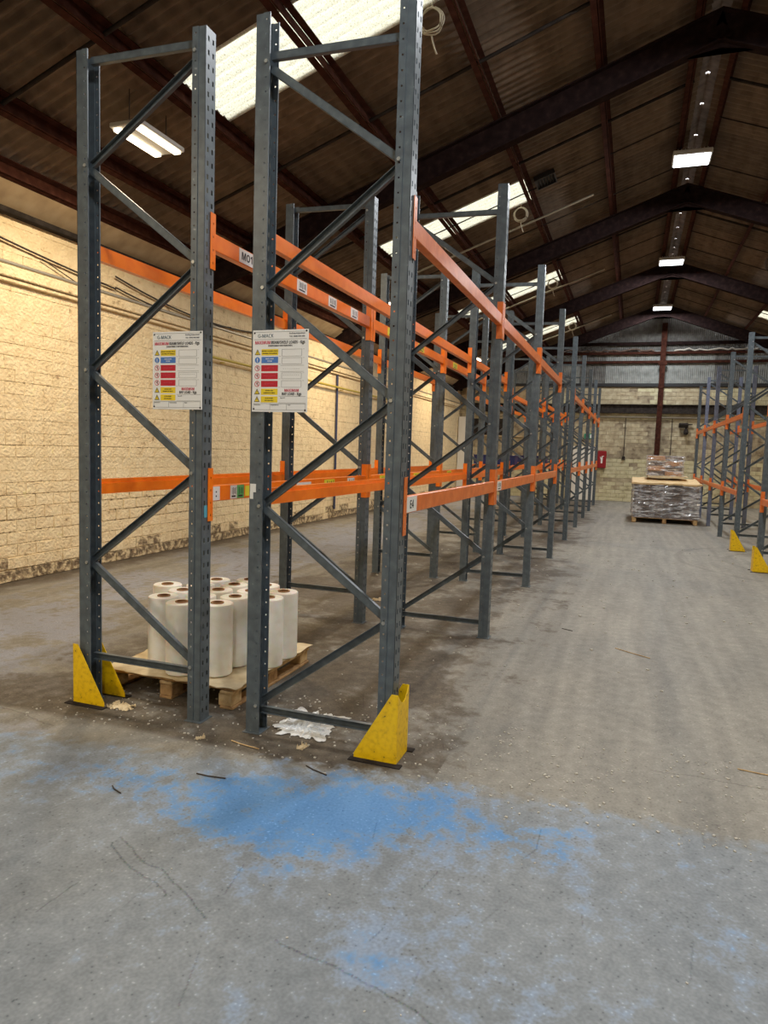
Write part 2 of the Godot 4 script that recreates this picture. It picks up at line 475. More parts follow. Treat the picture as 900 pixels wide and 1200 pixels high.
func build_floor():
	var fl := base("floor")
	fl.set_meta("kind", "structure")
	var bump := noise_tex(0.06, [], 61, 512, 5)
	var parts := [[-7.05, -8.35, 2000, 1440, 0.0053], [-7.05, -29.3, 1060, 1400, 0.015]]
	for k in 2:
		var q = parts[k]
		var m := StandardMaterial3D.new()
		m.resource_name = "floor_concrete"
		m.albedo_texture = floor_texture(q[0], q[1], q[2], q[3], q[4])
		m.roughness = 0.62
		m.metallic_specular = 0.35
		var x1: float = q[0] + q[2] * q[4]
		var z1: float = q[1] + q[3] * q[4]
		var s := slab(q[0], x1, q[1], z1 if k == 0 else -8.35)
		if k == 1: m.uv1_scale = Vector3(1, (29.3 - 8.35) / (q[3] * q[4]), 1)
		obj("concrete_slab", s, m, fl)
	obj("concrete_slab", slab(-7.05, 8.6, -0.718, FRONT_Z), M.plain_concrete, fl)
	obj("concrete_slab", slab(3.55, 8.6, -8.35, -0.718), M.plain_concrete, fl)
	# the far slab reaches the right wall with plain concrete
	obj("concrete_slab", slab(8.55, 8.6, -29.3, -8.35), M.plain_concrete, fl)


# ------------------------------------------------------------------ shell
func brick_into(b: MB, c: Vector3, w: float, h: float, dep: float, axis: int, inset := 0.005):
	# one brick proud of its wall; axis 0: the wall faces +x, axis 2: it faces +z
	var f := []
	for k in [[-1, -1], [1, -1], [1, 1], [-1, 1]]:
		var jit := Vector2(rng.randf_range(-0.005, 0.005), rng.randf_range(-0.004, 0.004))
		var along: float = k[0] * w / 2 + jit.x
		var up: float = k[1] * h / 2 + jit.y
		var pr := dep + rng.randf_range(-0.003, 0.003)
		if axis == 0: f.append([c + Vector3(pr, up - k[1] * inset, -along + k[0] * inset), c + Vector3(-0.004, up, -along)])
		else: f.append([c + Vector3(along - k[0] * inset, up - k[1] * inset, pr), c + Vector3(along, up, -0.004)])
	b.quad(f[0][0], f[1][0], f[2][0], f[3][0])
	for k in 4:
		var j := (k + 1) % 4
		b.quad(f[k][1], f[j][1], f[j][0], f[k][0])


func build_walls():
	# left wall: painted brickwork
	var b := MB.new()
	b.box(Vector3(WALL_X - 0.15, 2.1, (FRONT_Z + BACK_Z) / 2), Vector3(0.3, 4.6, FRONT_Z - BACK_Z + 0.6))
	var wl := struct("wall_left", b.mesh(), M.wall_mortar)
	var cand := []
	var eye2 := Vector2(0, 0)
	for j in 29:
		var y := 0.075 + j * 0.151
		if y > 4.36: break
		var off := 0.145 if j % 2 else 0.0
		for i in 84:
			var z := -5.2 - off - i * 0.29
			if z < BACK_Z + 0.15: continue
			var dist := Vector3(WALL_X, y - EYE.y, z).length()
			cand.append([dist, y, z])
	cand.sort_custom(func(p, q): return p[0] < q[0])
	var rest := [MB.new(), MB.new(), MB.new()]
	for k in cand.size():
		var q = cand[k]
		# thick paint has closed most joints higher up; the low courses show them
		var course: float = absf(sin(q[1] * 91.7)) 
		var open_: bool = q[1] < 1.25 or course > 0.72
		var w := 0.29 - (rng.randf_range(0.001, 0.006) if rng.randf() < (0.5 if q[1] < 1.25 else 0.16) else -0.006)
		var h := 0.151 - (rng.randf_range(0.003, 0.010) if open_ else -0.006)
		var dep := 0.010 + rng.randf_range(-0.0012, 0.0012)
		var ins := 0.005 if open_ else 0.001
		var pale := rng.randf() < 0.5
		# low courses are more broken
		if q[1] < 1.25: dep += rng.randf_range(-0.001, 0.005)
		if q[1] > 0.55 and q[1] < 1.2 and q[2] < -8.0 and q[2] > -10.6:   # bare patch where the pointing has fallen out
			w = 0.29 - rng.randf_range(0.012, 0.026); h = 0.151 - rng.randf_range(0.012, 0.022); dep = 0.016
		if q[1] < 0.32: dep += rng.randf_range(0.0, 0.016)
		var dirty: bool = rng.randf() < (0.97 if q[1] < 0.1 else (0.40 if q[1] < 0.26 else (0.06 if q[1] < 0.42 else 0.0)))
		if k < 290:
			var one := MB.new()
			brick_into(one, Vector3.ZERO, w, h, dep, 0, ins)
			obj("brick", one.mesh(), M.wall_dirty if dirty else (M.wall_paint_pale if pale else M.wall_paint), wl, Vector3(WALL_X - 0.004, q[1], q[2]))
		else:
			brick_into(rest[2 if dirty else (0 if pale else 1)], Vector3(WALL_X - 0.004, q[1], q[2]), w, h, dep, 0, ins)
	tag(obj("brickwork", rest[0].mesh(), M.wall_paint_pale, wl), "", "", "", "stuff")
	tag(obj("brickwork", rest[2].mesh(), M.wall_dirty, wl), "", "", "", "stuff")
	tag(obj("brickwork", rest[1].mesh(), M.wall_paint, wl), "", "", "", "stuff")

	# back wall: brick below, sheeting above
	b = MB.new()
	b.box(Vector3(0.7, 2.15, BACK_Z - 0.15), Vector3(16.2, 4.7, 0.3))
	var wb := struct("wall_back", b.mesh(), M.back_brick_dark)
	var patch := FastNoiseLite.new()
	patch.seed = 31; patch.frequency = 0.45
	var set3 := [MB.new(), MB.new(), MB.new()]
	for j in 29:
		var y := 0.078 + j * 0.154
		if y > 4.42: break
		for i in 50:
			var x := -6.95 + i * 0.31 + (0.155 if j % 2 else 0.0)
			if x > 8.4: continue
			var which := 0
			var pn := patch.get_noise_2d(x, y * 1.8) * 1.6 + rng.randf_range(-0.22, 0.22)
			if y < 1.75: which = 1 if pn > -0.35 else 0
			elif y < 3.3: which = 2 if pn > 0.0 else 0
			else: which = 1 if pn > 0.05 else 0
			if rng.randf() < 0.05: continue
			brick_into(set3[which], Vector3(x, y, BACK_Z - 0.004), 0.31 - rng.randf_range(-0.002, 0.010), 0.154 - rng.randf_range(0.002, 0.014), rng.randf_range(0.006, 0.018), 2)
	for k in 3: tag(obj("brickwork", set3[k].mesh(), [M.back_brick, M.back_brick_light, M.back_brick_dark][k], wb), "", "", "", "stuff")
	# sheeting of the gable, one sheet beside the other
	for i in 16:
		var x0 := -7.1 + i * 0.98
		for row in 2:
			var m := MB.new()
			var y0 := 4.64 if row == 0 else 5.86
			var seg := 14
			for s in seg * 2:
				var xa := x0 + 0.985 * s / (seg * 2); var xb := x0 + 0.985 * (s + 1) / (seg * 2)
				var za := 0.022 if s % 2 == 0 else 0.0; var zb := 0.0 if s % 2 == 0 else 0.022
				var ta := 5.9 if row == 0 else roof_y(xa) - 0.03
				var tb := 5.9 if row == 0 else roof_y(xb) - 0.03
				if ta < y0 + 0.02 or tb < y0 + 0.02: continue
				var zo := BACK_Z - 0.06 + (0.006 if row == 0 else 0.0)
				b = m
				b.quad(Vector3(xa, y0, zo + za), Vector3(xb, y0, zo + zb), Vector3(xb, tb, zo + zb), Vector3(xa, ta, zo + za))
				b.quad(Vector3(xb, y0, zo + zb - 0.006), Vector3(xa, y0, zo + za - 0.006), Vector3(xa, ta, zo + za - 0.006), Vector3(xb, tb, zo + zb - 0.006))
			if m.v.size(): obj("gable_sheet", m.mesh(), M.cladding if row == 0 and (i * 7) % 5 != 0 else M.cladding_old_and_shaded, wb)  # upper row all darker: the shade up there is painted into its colour
	# backing behind the sheeting keeps the daylight out
	b = MB.new()
	b.prism([Vector3(-7.3, 4.3, BACK_Z - 0.32), Vector3(8.7, 4.3, BACK_Z - 0.32), Vector3(8.7, roof_y(8.7) - 0.02, BACK_Z - 0.32), Vector3(RIDGE_X, RIDGE_Y - 0.02, BACK_Z - 0.32), Vector3(-7.3, roof_y(-7.3) - 0.02, BACK_Z - 0.32)], Vector3(0, 0, 0.2))
	obj("gable_backing", b.mesh(), M.dark_steel, wb)
	# out of the picture: right and front
	b = MB.new()
	b.box(Vector3(8.75, 2.25, (FRONT_Z + BACK_Z) / 2), Vector3(0.3, 4.9, FRONT_Z - BACK_Z + 0.6))
	struct("wall_right", b.mesh(), M.plain_wall)
	b = MB.new()
	b.prism([Vector3(-7.3, -0.2, FRONT_Z), Vector3(8.9, -0.2, FRONT_Z), Vector3(8.9, roof_y(8.9) - 0.02, FRONT_Z), Vector3(RIDGE_X, RIDGE_Y - 0.02, FRONT_Z), Vector3(-7.3, roof_y(-7.3) - 0.02, FRONT_Z)], Vector3(0, 0, 0.3))
	struct("wall_front", b.mesh(), M.plain_wall)


func roof_y(x: float) -> float:
	return RIDGE_Y - SLOPE * absf(x - RIDGE_X)


func ibeam(b: MB, p0: Vector3, p1: Vector3, up: Vector3, depth: float, width: float):   # top of the beam runs p0 to p1
	var d := (p1 - p0).normalized()
	var side := d.cross(up).normalized()
	var u := side.cross(d).normalized()
	var l := (p1 - p0).length()
	var bas := Basis(side, u, -d)
	var c := (p0 + p1) / 2
	b.box(c - u * 0.009, Vector3(width, 0.018, l), bas)
	b.box(c - u * (depth - 0.009), Vector3(width, 0.018, l), bas)
	b.box(c - u * depth / 2, Vector3(0.012, depth - 0.03, l), bas)


func corrugated(length: float, width: float) -> ArrayMesh:   # along local x downwards from 0, across local z
	var b := MB.new()
	var seg := 56
	var th := 0.007
	for s in seg:
		var z0 := -width / 2 + width * s / seg; var z1 := -width / 2 + width * (s + 1) / seg
		var k := TAU / 0.147
		var y0 := 0.024 * cos(k * z0); var y1 := 0.024 * cos(k * z1)
		var n0 := Vector3(0, 1, 0.024 * k * sin(k * z0)).normalized(); var n1 := Vector3(0, 1, 0.024 * k * sin(k * z1)).normalized()
		var t := Vector3(0, th, 0)
		var a := Vector3(0, y0, z0); var c := Vector3(0, y1, z1)
		var a2 := Vector3(length, y0, z0); var c2 := Vector3(length, y1, z1)
		b.quadn([a + t, c + t, c2 + t, a2 + t], [n0, n1, n1, n0])
		b.quadn([a, a2, c2, c], [-n0, -n0, -n1, -n1])
		b.quad(a, c, c + t, a + t)
		b.quad(a2 + t, c2 + t, c2, a2)
	b.quad(Vector3(0, 0.024, -width / 2), Vector3(0, 0.031, -width / 2), Vector3(length, 0.031, -width / 2), Vector3(length, 0.024, -width / 2))
	return b.mesh()


func build_roof():
	var rf := base("ceiling")
	rf.set_meta("kind", "structure")
	var ang := atan(SLOPE)
	var rows := [[-7.35, -4.72], [-4.78, -2.02], [-2.08, 0.60]]     # left slope, x from eave to ridge
	var lens := []
	for r in rows: lens.append((r[1] - r[0]) / cos(ang))
	var meshes := []
	for l in lens: meshes.append(corrugated(l, 1.08))
	var sheets := 0
	for side in [-1, 1]:
		for i in range(-14, 22):
			var z := -6.93 - 1.033 * i
			for r in 3:
				var x_top: float = rows[r][1]
				var off: float = RIDGE_X - x_top
				var o: MeshInstance3D
				var lift: float = 0.03 + 0.012 * (r % 2) + 0.009 * posmod(i, 2)
				var at := Vector3(RIDGE_X + side * off, RIDGE_Y - SLOPE * off + lift, z)
				var light := r == 1 and posmod(i, 6) == 0
				var m: Material = M.rooflight_sheet if light else (M.roof_sheet if posmod(i * 5 + r * 3, 7) < 4 else M.roof_sheet_dark)
				o = obj("rooflight" if light else "roof_sheet", meshes[r], m, rf, at)
				o.rotation = Vector3(0, PI, 0) if side < 0 else Vector3.ZERO
				o.basis = (Basis(Vector3.UP, PI) if side < 0 else Basis.IDENTITY) * Basis(Vector3.BACK, -ang)
				if light: tag(o, "pale translucent corrugated rooflight sheet letting daylight in")
				sheets += 1
	# ridge capping in lengths, daylight at some of the joints
	var zc := FRONT_Z
	while zc > BACK_Z:
		var l := 0.62 + 0.5 * absf(sin(zc * 7.3))
		var c: MB
		for s in [-1, 1]:
			c = MB.new()
			c.prism([Vector3(s * 0.34, -0.115, 0), Vector3(0, 0.01, 0), Vector3(0, 0.03, 0), Vector3(s * 0.34, -0.10, 0)], Vector3(0, 0, -l))
			obj("ridge_cap", c.mesh(), M.roof_sheet_dark, rf, Vector3(RIDGE_X, RIDGE_Y + 0.10, zc))
		# the joint is lapped but for a hole at the crown
		for s in [-1, 1]:
			c = MB.new()
			c.prism([Vector3(s * 0.34, -0.115, 0), Vector3(s * 0.03, -0.001, 0), Vector3(s * 0.03, 0.019, 0), Vector3(s * 0.34, -0.10, 0)], Vector3(0, 0, -0.075))
			obj("ridge_lap", c.mesh(), M.roof_sheet_dark, rf, Vector3(RIDGE_X, RIDGE_Y + 0.10, zc - l))
		zc -= l + 0.075
	# purlins
	var k := 0
	for x in [-6.72, -5.97, -4.75, -3.42, -2.03, -0.70, 0.46, 0.98, 2.14, 3.47, 4.86, 6.19, 7.41, 8.16]:
		var b := MB.new()
		var s := signf(x - RIDGE_X)
		var bas := Basis(Vector3.BACK, -s * ang)
		var yy := roof_y(x)
		var zm := (FRONT_Z + BACK_Z) / 2; var zl := FRONT_Z - BACK_Z
		b.box(Vector3(x, yy - 0.075, zm), Vector3(0.014, 0.15, zl), bas)
		b.box(Vector3(x, yy - 0.01, zm) + bas.x * 0.03, Vector3(0.07, 0.012, zl), bas)
		b.box(Vector3(x, yy - 0.146, zm) - bas.x * 0.03, Vector3(0.07, 0.012, zl), bas)
		obj("purlin", b.mesh(), M.oxide_steel, rf)
	# rafters
	for i in 7:
		var z := 7.65 - 5.9 * i
		var b := MB.new()
		for s in [-1, 1]:
			ibeam(b, Vector3(RIDGE_X, RIDGE_Y - 0.155, z), Vector3(RIDGE_X + s * 7.8, RIDGE_Y - 0.155 - SLOPE * 7.8, z), Vector3.UP, 0.36, 0.17)
		b.prism([Vector3(RIDGE_X - 0.5, RIDGE_Y - 0.68, z - 0.01), Vector3(RIDGE_X, RIDGE_Y - 0.60, z - 0.01), Vector3(RIDGE_X + 0.5, RIDGE_Y - 0.68, z - 0.01), Vector3(RIDGE_X, RIDGE_Y - 0.3, z - 0.01)], Vector3(0, 0, 0.02))
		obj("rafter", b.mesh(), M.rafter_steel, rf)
	# sag bars between the purlins
	for z in [-5.4, -8.62, -11.7, -17.6, -23.4]:
		var b := MB.new()
		for s in [-1, 1]:
			b.tube([Vector3(RIDGE_X + s * 0.2, roof_y(RIDGE_X + 0.2) - 0.10, z), Vector3(RIDGE_X + s * 6.7, roof_y(RIDGE_X + 6.7) - 0.10, z)], 0.022, 6)
		obj("sag_bar", b.mesh(), M.dark_steel, rf)
	for z in [-12.95, -14.9, -19.0, -20.4, -24.9, -26.3]:
		var b := MB.new()
		for s in [-1, 1]:
			b.tube([Vector3(RIDGE_X + s * 0.2, roof_y(RIDGE_X + 0.2) - 0.09, z), Vector3(RIDGE_X + s * 6.7, roof_y(RIDGE_X + 6.7) - 0.09, z)], 0.011, 6)
		obj("sag_bar", b.mesh(), M.dark_steel, rf)
	# eave board between wall head and the lowest purlin
	var e := MB.new()
	e.prism([Vector3(-7.12, 4.37, 0), Vector3(-6.76, 4.62, 0), Vector3(-6.76, 4.64, 0), Vector3(-7.12, 4.40, 0)], Vector3(0, 0, BACK_Z))
	e.prism([Vector3(-7.12, 4.37, FRONT_Z), Vector3(-6.76, 4.62, FRONT_Z), Vector3(-6.76, 4.64, FRONT_Z), Vector3(-7.12, 4.40, FRONT_Z)], Vector3(0, 0, -FRONT_Z))
	obj("eave_board", e.mesh(), M.eave_board, rf)
	e = MB.new()
	e.box(Vector3(7.9 + 0.62, 4.62, (FRONT_Z + BACK_Z) / 2), Vector3(0.4, 0.16, FRONT_Z - BACK_Z))
	obj("eave_board", e.mesh(), M.eave_board, rf)


# ------------------------------------------------------------------ lamps
func ridge_lamp(z: float, label: String):
	var t := base("ridge_lamp", Vector3(0.66, 7.0, z))
	tag(t, label, "lamp", "floodlights along the ridge")
	var b := MB.new()
	b.cbox(Vector3(0, 0.06, 0), Vector3(0.64, 0.08, 0.56), 0.012)
	for k in 9: b.box(Vector3(-0.24 + k * 0.06, 0.12, 0), Vector3(0.012, 0.05, 0.40))
	obj("housing", b.mesh(), M.lamp_housing, t)
	b = MB.new(); b.cbox(Vector3(0, 0.012, 0), Vector3(0.58, 0.02, 0.50), 0.006)
	obj("diffuser", b.mesh(), M.lamp_glow_cool, t)
	for s in [-1, 1]:
		b = MB.new(); b.tube([Vector3(s * 0.2, 0.10, 0), Vector3(s * 0.24, 0.33, 0)], 0.006, 6)
		obj("hanger", b.mesh(), M.cable_dark, t)
	var l := AreaLight3D.new()
	l.name = "ridge_lamp_light"
	l.area_size = Vector2(0.58, 0.50)
	l.light_color = Color(0.97, 0.985, 1.0)
	l.light_energy = RIDGE_ENERGY
	l.shadow_enabled = true
	t.add_child(l)
	l.position = Vector3(0, -0.01, 0)
	l.rotation_degrees = Vector3(-90, 0, 0)


func batten_lamp(x: float, z: float, y: float, label: String):
	var t := base("batten_lamp", Vector3(x, y, z))
	tag(t, label, "lamp", "twin battens over the wall passage" if x < 0 else "twin battens over the far passage")
	var b := MB.new()
	b.cbox(Vector3(0, 0.055, 0), Vector3(0.40, 0.05, 0.74), 0.01)
	obj("housing", b.mesh(), M.lamp_housing, t)
	for s in [-1, 1]:
		b = MB.new(); b.cbox(Vector3(s * 0.13, 0.015, 0), Vector3(0.09, 0.03, 0.68), 0.01)
		obj("tube_diffuser", b.mesh(), M.lamp_glow_warm, t)
	for s in [-1, 1]:
		b = MB.new(); b.tube([Vector3(0, 0.07, s * 0.3), Vector3(0, roof_y(x) - y - 0.02, s * 0.3)], 0.006, 6)
		obj("hanger", b.mesh(), M.cable_dark, t)
	for s in [-1, 1]:
		var l := AreaLight3D.new()
		l.name = "batten_lamp_light"
		l.area_size = Vector2(0.09, 0.68)
		l.light_color = Color(1.0, 0.915, 0.775)
		l.light_energy = BATTEN_ENERGY / 2.0
		l.shadow_enabled = true
		t.add_child(l, true)
		l.position = Vector3(s * 0.13, -0.008, 0)
		l.rotation_degrees = Vector3(-90, 0, 0)


# ------------------------------------------------------------------ racking
func post_mesh(h: float) -> ArrayMesh:
	# front plate towards +x with two columns of slots, side flanges with round-ish holes, open towards -x
	var b := MB.new()
	b.plate(Vector3(0.0437, 0, 0), Vector3(0, 0, 1), Vector3.RIGHT, 0.1, h, 0.0026, [[-0.023, 0.016], [0.023, 0.016]], 0.05, 0.0775, 0.029)
	for s in [-1, 1]:
		b.plate(Vector3(0.020, 0, s * 0.0487), Vector3(1, 0, 0), Vector3(0, 0, s), 0.05, h, 0.0026, [], 0.05, 0.0775, 0.01)
		b.plate(Vector3(-0.025, 0, s * 0.0545), Vector3(1, 0, 0), Vector3(0, 0, s), 0.040, h, 0.0026, [[0.002, 0.0095]], 0.085, 0.0775, 0.0095)
		b.box(Vector3(-0.005, h / 2, s * 0.0516), Vector3(0.0026, h, 0.008))
		b.box(Vector3(-0.0437, h / 2, s * 0.0505), Vector3(0.0026, h, 0.008))
	return b.mesh()


func channel(l: float, open: float) -> ArrayMesh:   # along +x, 44 mm high, 28 mm deep, open towards +z or -z
	var b := MB.new()
	b.box(Vector3(l / 2, 0, -open * 0.0125), Vector3(l, 0.044, 0.003))
	for s in [-1, 1]: b.box(Vector3(l / 2, s * 0.0205, 0), Vector3(l, 0.003, 0.028))
	return b.mesh()


func brace(t: Node3D, a: Vector2, c: Vector2, open: float):
	var d := c - a
	var o := obj("brace", channel(d.length(), open), M.grey_brace, t, Vector3(a.x, a.y, 0))
	o.rotation.z = d.angle()


func upright_frame(h: float, right_nodes: Array, left_nodes: Array, top: float, bottom: float, start_right: bool, post: ArrayMesh) -> Node3D:
	# origin on the floor midway between the posts, which stand at x = +-FRAME_D / 2
	var t := base("upright_frame")
	var hx := FRAME_D / 2
	for s in [1, -1]:
		var p := obj("post", post, M.grey_steel, t, Vector3(s * hx, 0.006, 0))
		if s < 0: p.rotation.y = PI
		var f := MB.new()
		f.cbox(Vector3(s * hx, 0.003, 0), Vector3(0.12, 0.006, 0.14), 0.002)
		obj("foot_plate", f.mesh(), M.grey_brace, t)
	var e := hx - 0.035
	brace(t, Vector2(-e, top + 0.008), Vector2(e, top - 0.008), -1.0)
	brace(t, Vector2(-e, bottom), Vector2(e, bottom), 1.0)
	var seq := []
	for k in maxi(right_nodes.size(), left_nodes.size()):
		if start_right:
			if k < right_nodes.size(): seq.append([1, right_nodes[k]])
			if k < left_nodes.size(): seq.append([-1, left_nodes[k]])
		else:
			if k < left_nodes.size(): seq.append([-1, left_nodes[k]])
			if k < right_nodes.size(): seq.append([1, right_nodes[k]])
	var bolt := MB.new()
	bolt.tube([Vector3(0, 0, 0), Vector3(0, 0, 0.008)], 0.011, 6)
	var bm := bolt.mesh()
	for k in seq.size():
		obj("bolt", bm, M.bolt_metal, t, Vector3(seq[k][0] * (hx - 0.025), seq[k][1], 0.056))
		if k == 0: continue
		var s0: int = seq[k - 1][0]; var s1: int = seq[k][0]
		brace(t, Vector2(s0 * e, seq[k - 1][1] - 0.018), Vector2(s1 * e, seq[k][1] + 0.018), 1.0 if s0 > 0 else -1.0)
	return t


func rail_mesh(l: float) -> ArrayMesh:   # along -z from 0, 100 mm high box with a step, outside face at x = 0
	var b := MB.new()
	var p := [Vector3(-0.004, 0, 0), Vector3(0, 0.004, 0), Vector3(0, 0.096, 0), Vector3(-0.004, 0.1, 0), Vector3(-0.034, 0.1, 0), Vector3(-0.034, 0.07, 0), Vector3(-0.05, 0.07, 0), Vector3(-0.05, 0, 0)]
	var dir := Vector3(0, 0, -l)
	var cc := Vector3(-0.02, 0.04, -l / 2)
	for k in p.size():
		var j := (k + 1) % p.size()
		if k == 4: b.quad(p[j], p[k], p[k] + dir, p[j] + dir)
		elif k == 5: b.quad(p[j], p[k], p[k] + dir, p[j] + dir)
		else: b.out([p[k], p[j], p[j] + dir, p[k] + dir], cc)
	for zz in [0.0, -l]:
		b.out([p[0] + Vector3(0, 0, zz), p[1] + Vector3(0, 0, zz), p[2] + Vector3(0, 0, zz), p[3] + Vector3(0, 0, zz), p[4] + Vector3(0, 0, zz), p[5] + Vector3(0, 0, zz)], cc)
		b.out([p[0] + Vector3(0, 0, zz), p[5] + Vector3(0, 0, zz), p[6] + Vector3(0, 0, zz), p[7] + Vector3(0, 0, zz)], cc)
	return b.mesh()


func connector_mesh(s: float) -> ArrayMesh:   # hooks on the post face: a front leg over half the post, a side leg the rail is welded to
	var b := MB.new()
	b.plate(Vector3(0.004, -0.12, s * 0.027), Vector3(0, 0, 1), Vector3.RIGHT, 0.050, 0.33, 0.0035, [[-s * 0.004, 0.009]], 0.03, 0.0775, 0.014)
	b.box(Vector3(-0.021, 0.045, 0), Vector3(0.053, 0.33, 0.0035))
	return b.mesh()


var rail_cache := {}

func rack_rail(x: float, side: float, z0: float, z1: float, y: float, m: Material, label: String, group: String) -> Node3D:
	# between the posts at z0 and z1; side +1: its outside faces +x
	var l := z0 - z1 - 0.118
	var t := base("rack_rail", Vector3(x + side * 0.0455, y, z0 - 0.059))
	tag(t, label, "rack beam", group)
	var key := snappedf(l, 0.001)
	if not rail_cache.has(key): rail_cache[key] = rail_mesh(l)
	if not rail_cache.has("front"):
		rail_cache["front"] = connector_mesh(1.0); rail_cache["back"] = connector_mesh(-1.0)
	var r := obj("rail", rail_cache[key], m, t)
	var c1 := obj("connector", rail_cache["front"], m, t, Vector3(0, 0, -0.0))
	var c2 := obj("connector", rail_cache["back"], m, t, Vector3(0, 0, -l))
	if side < 0:
		for o in [r, c1, c2]: o.rotation.y = PI
		r.position.z = -l
		c1.position.z = -l; c2.position.z = 0.0
	return t


func label_plate(t: Node3D, side: float, z: float, w: float, h: float, m: Material, text: String, bars := 0):
	# a sticker on the outside of a rail; z is measured from the near end, y from the underside
	var b := MB.new()
	b.box(Vector3(side * 0.0008, 0.05, -z), Vector3(0.0014, h, w))
	var p := obj("sticker", b.mesh(), m, t)
	if text:
		var o := obj("lettering", letters(text, h * 0.55), M.print_black, p, Vector3(side * 0.0022, 0.05, -z))
		o.rotation.y = side * PI / 2
	if bars:
		var q := MB.new()
		for k in bars:
			q.box(Vector3(side * 0.0018, 0.05 + h * 0.08, -z - w * 0.38 + w * 0.76 * k / bars), Vector3(0.0008, h * (0.45 if k % 3 else 0.55), w * (0.03 + 0.03 * (k % 2))))
		q.box(Vector3(side * 0.0018, 0.05 - h * 0.32, -z), Vector3(0.0008, h * 0.12, w * 0.6))
		obj("lettering", q.mesh(), M.print_black, p)


func guard(x: float, z: float, s: float, label: String):
	# bent steel corner guard: an upright face outwards (towards s) and two sloping cheeks either side of the post
	var t := base("post_guard", Vector3(x, 0, z))
	tag(t, label, "post guard", "yellow post guards")
	var w := 0.25; var h := 0.40; var d := 0.10
	var b: MB
	for e in [-1, 1]:
		b = MB.new()
		var poly := [Vector3(0, 0.004, 0), Vector3(-s * w, 0.004, 0), Vector3(-s * w, 0.03, 0), Vector3(-s * 0.035, h, 0), Vector3(0, h, 0)]
		for k in poly.size(): poly[k].z = e * d - 0.0025
		b.prism(poly, Vector3(0, 0, 0.005))
		obj("cheek", b.mesh(), M.guard_yellow, t)
	b = MB.new()
	var n := 10
	for k in n:
		var za := -d + 2 * d * k / n; var zb := -d + 2 * d * (k + 1) / n
		var ha := h - 0.07 * sin(PI * k / n); var hb := h - 0.07 * sin(PI * (k + 1) / n)
		b.prism([Vector3(0, 0.004, za), Vector3(0, 0.004, zb), Vector3(0, hb, zb), Vector3(0, ha, za)], Vector3(s * 0.005, 0, 0))
	obj("face_plate", b.mesh(), M.guard_yellow, t)
	for e in [-1, 1]:
		b = MB.new()
		b.box(Vector3(-s * (w / 2 - 0.01), 0.003, e * (d + 0.02)), Vector3(w + 0.06, 0.006, 0.05))
		obj("floor_flange", b.mesh(), M.dark_steel, t)


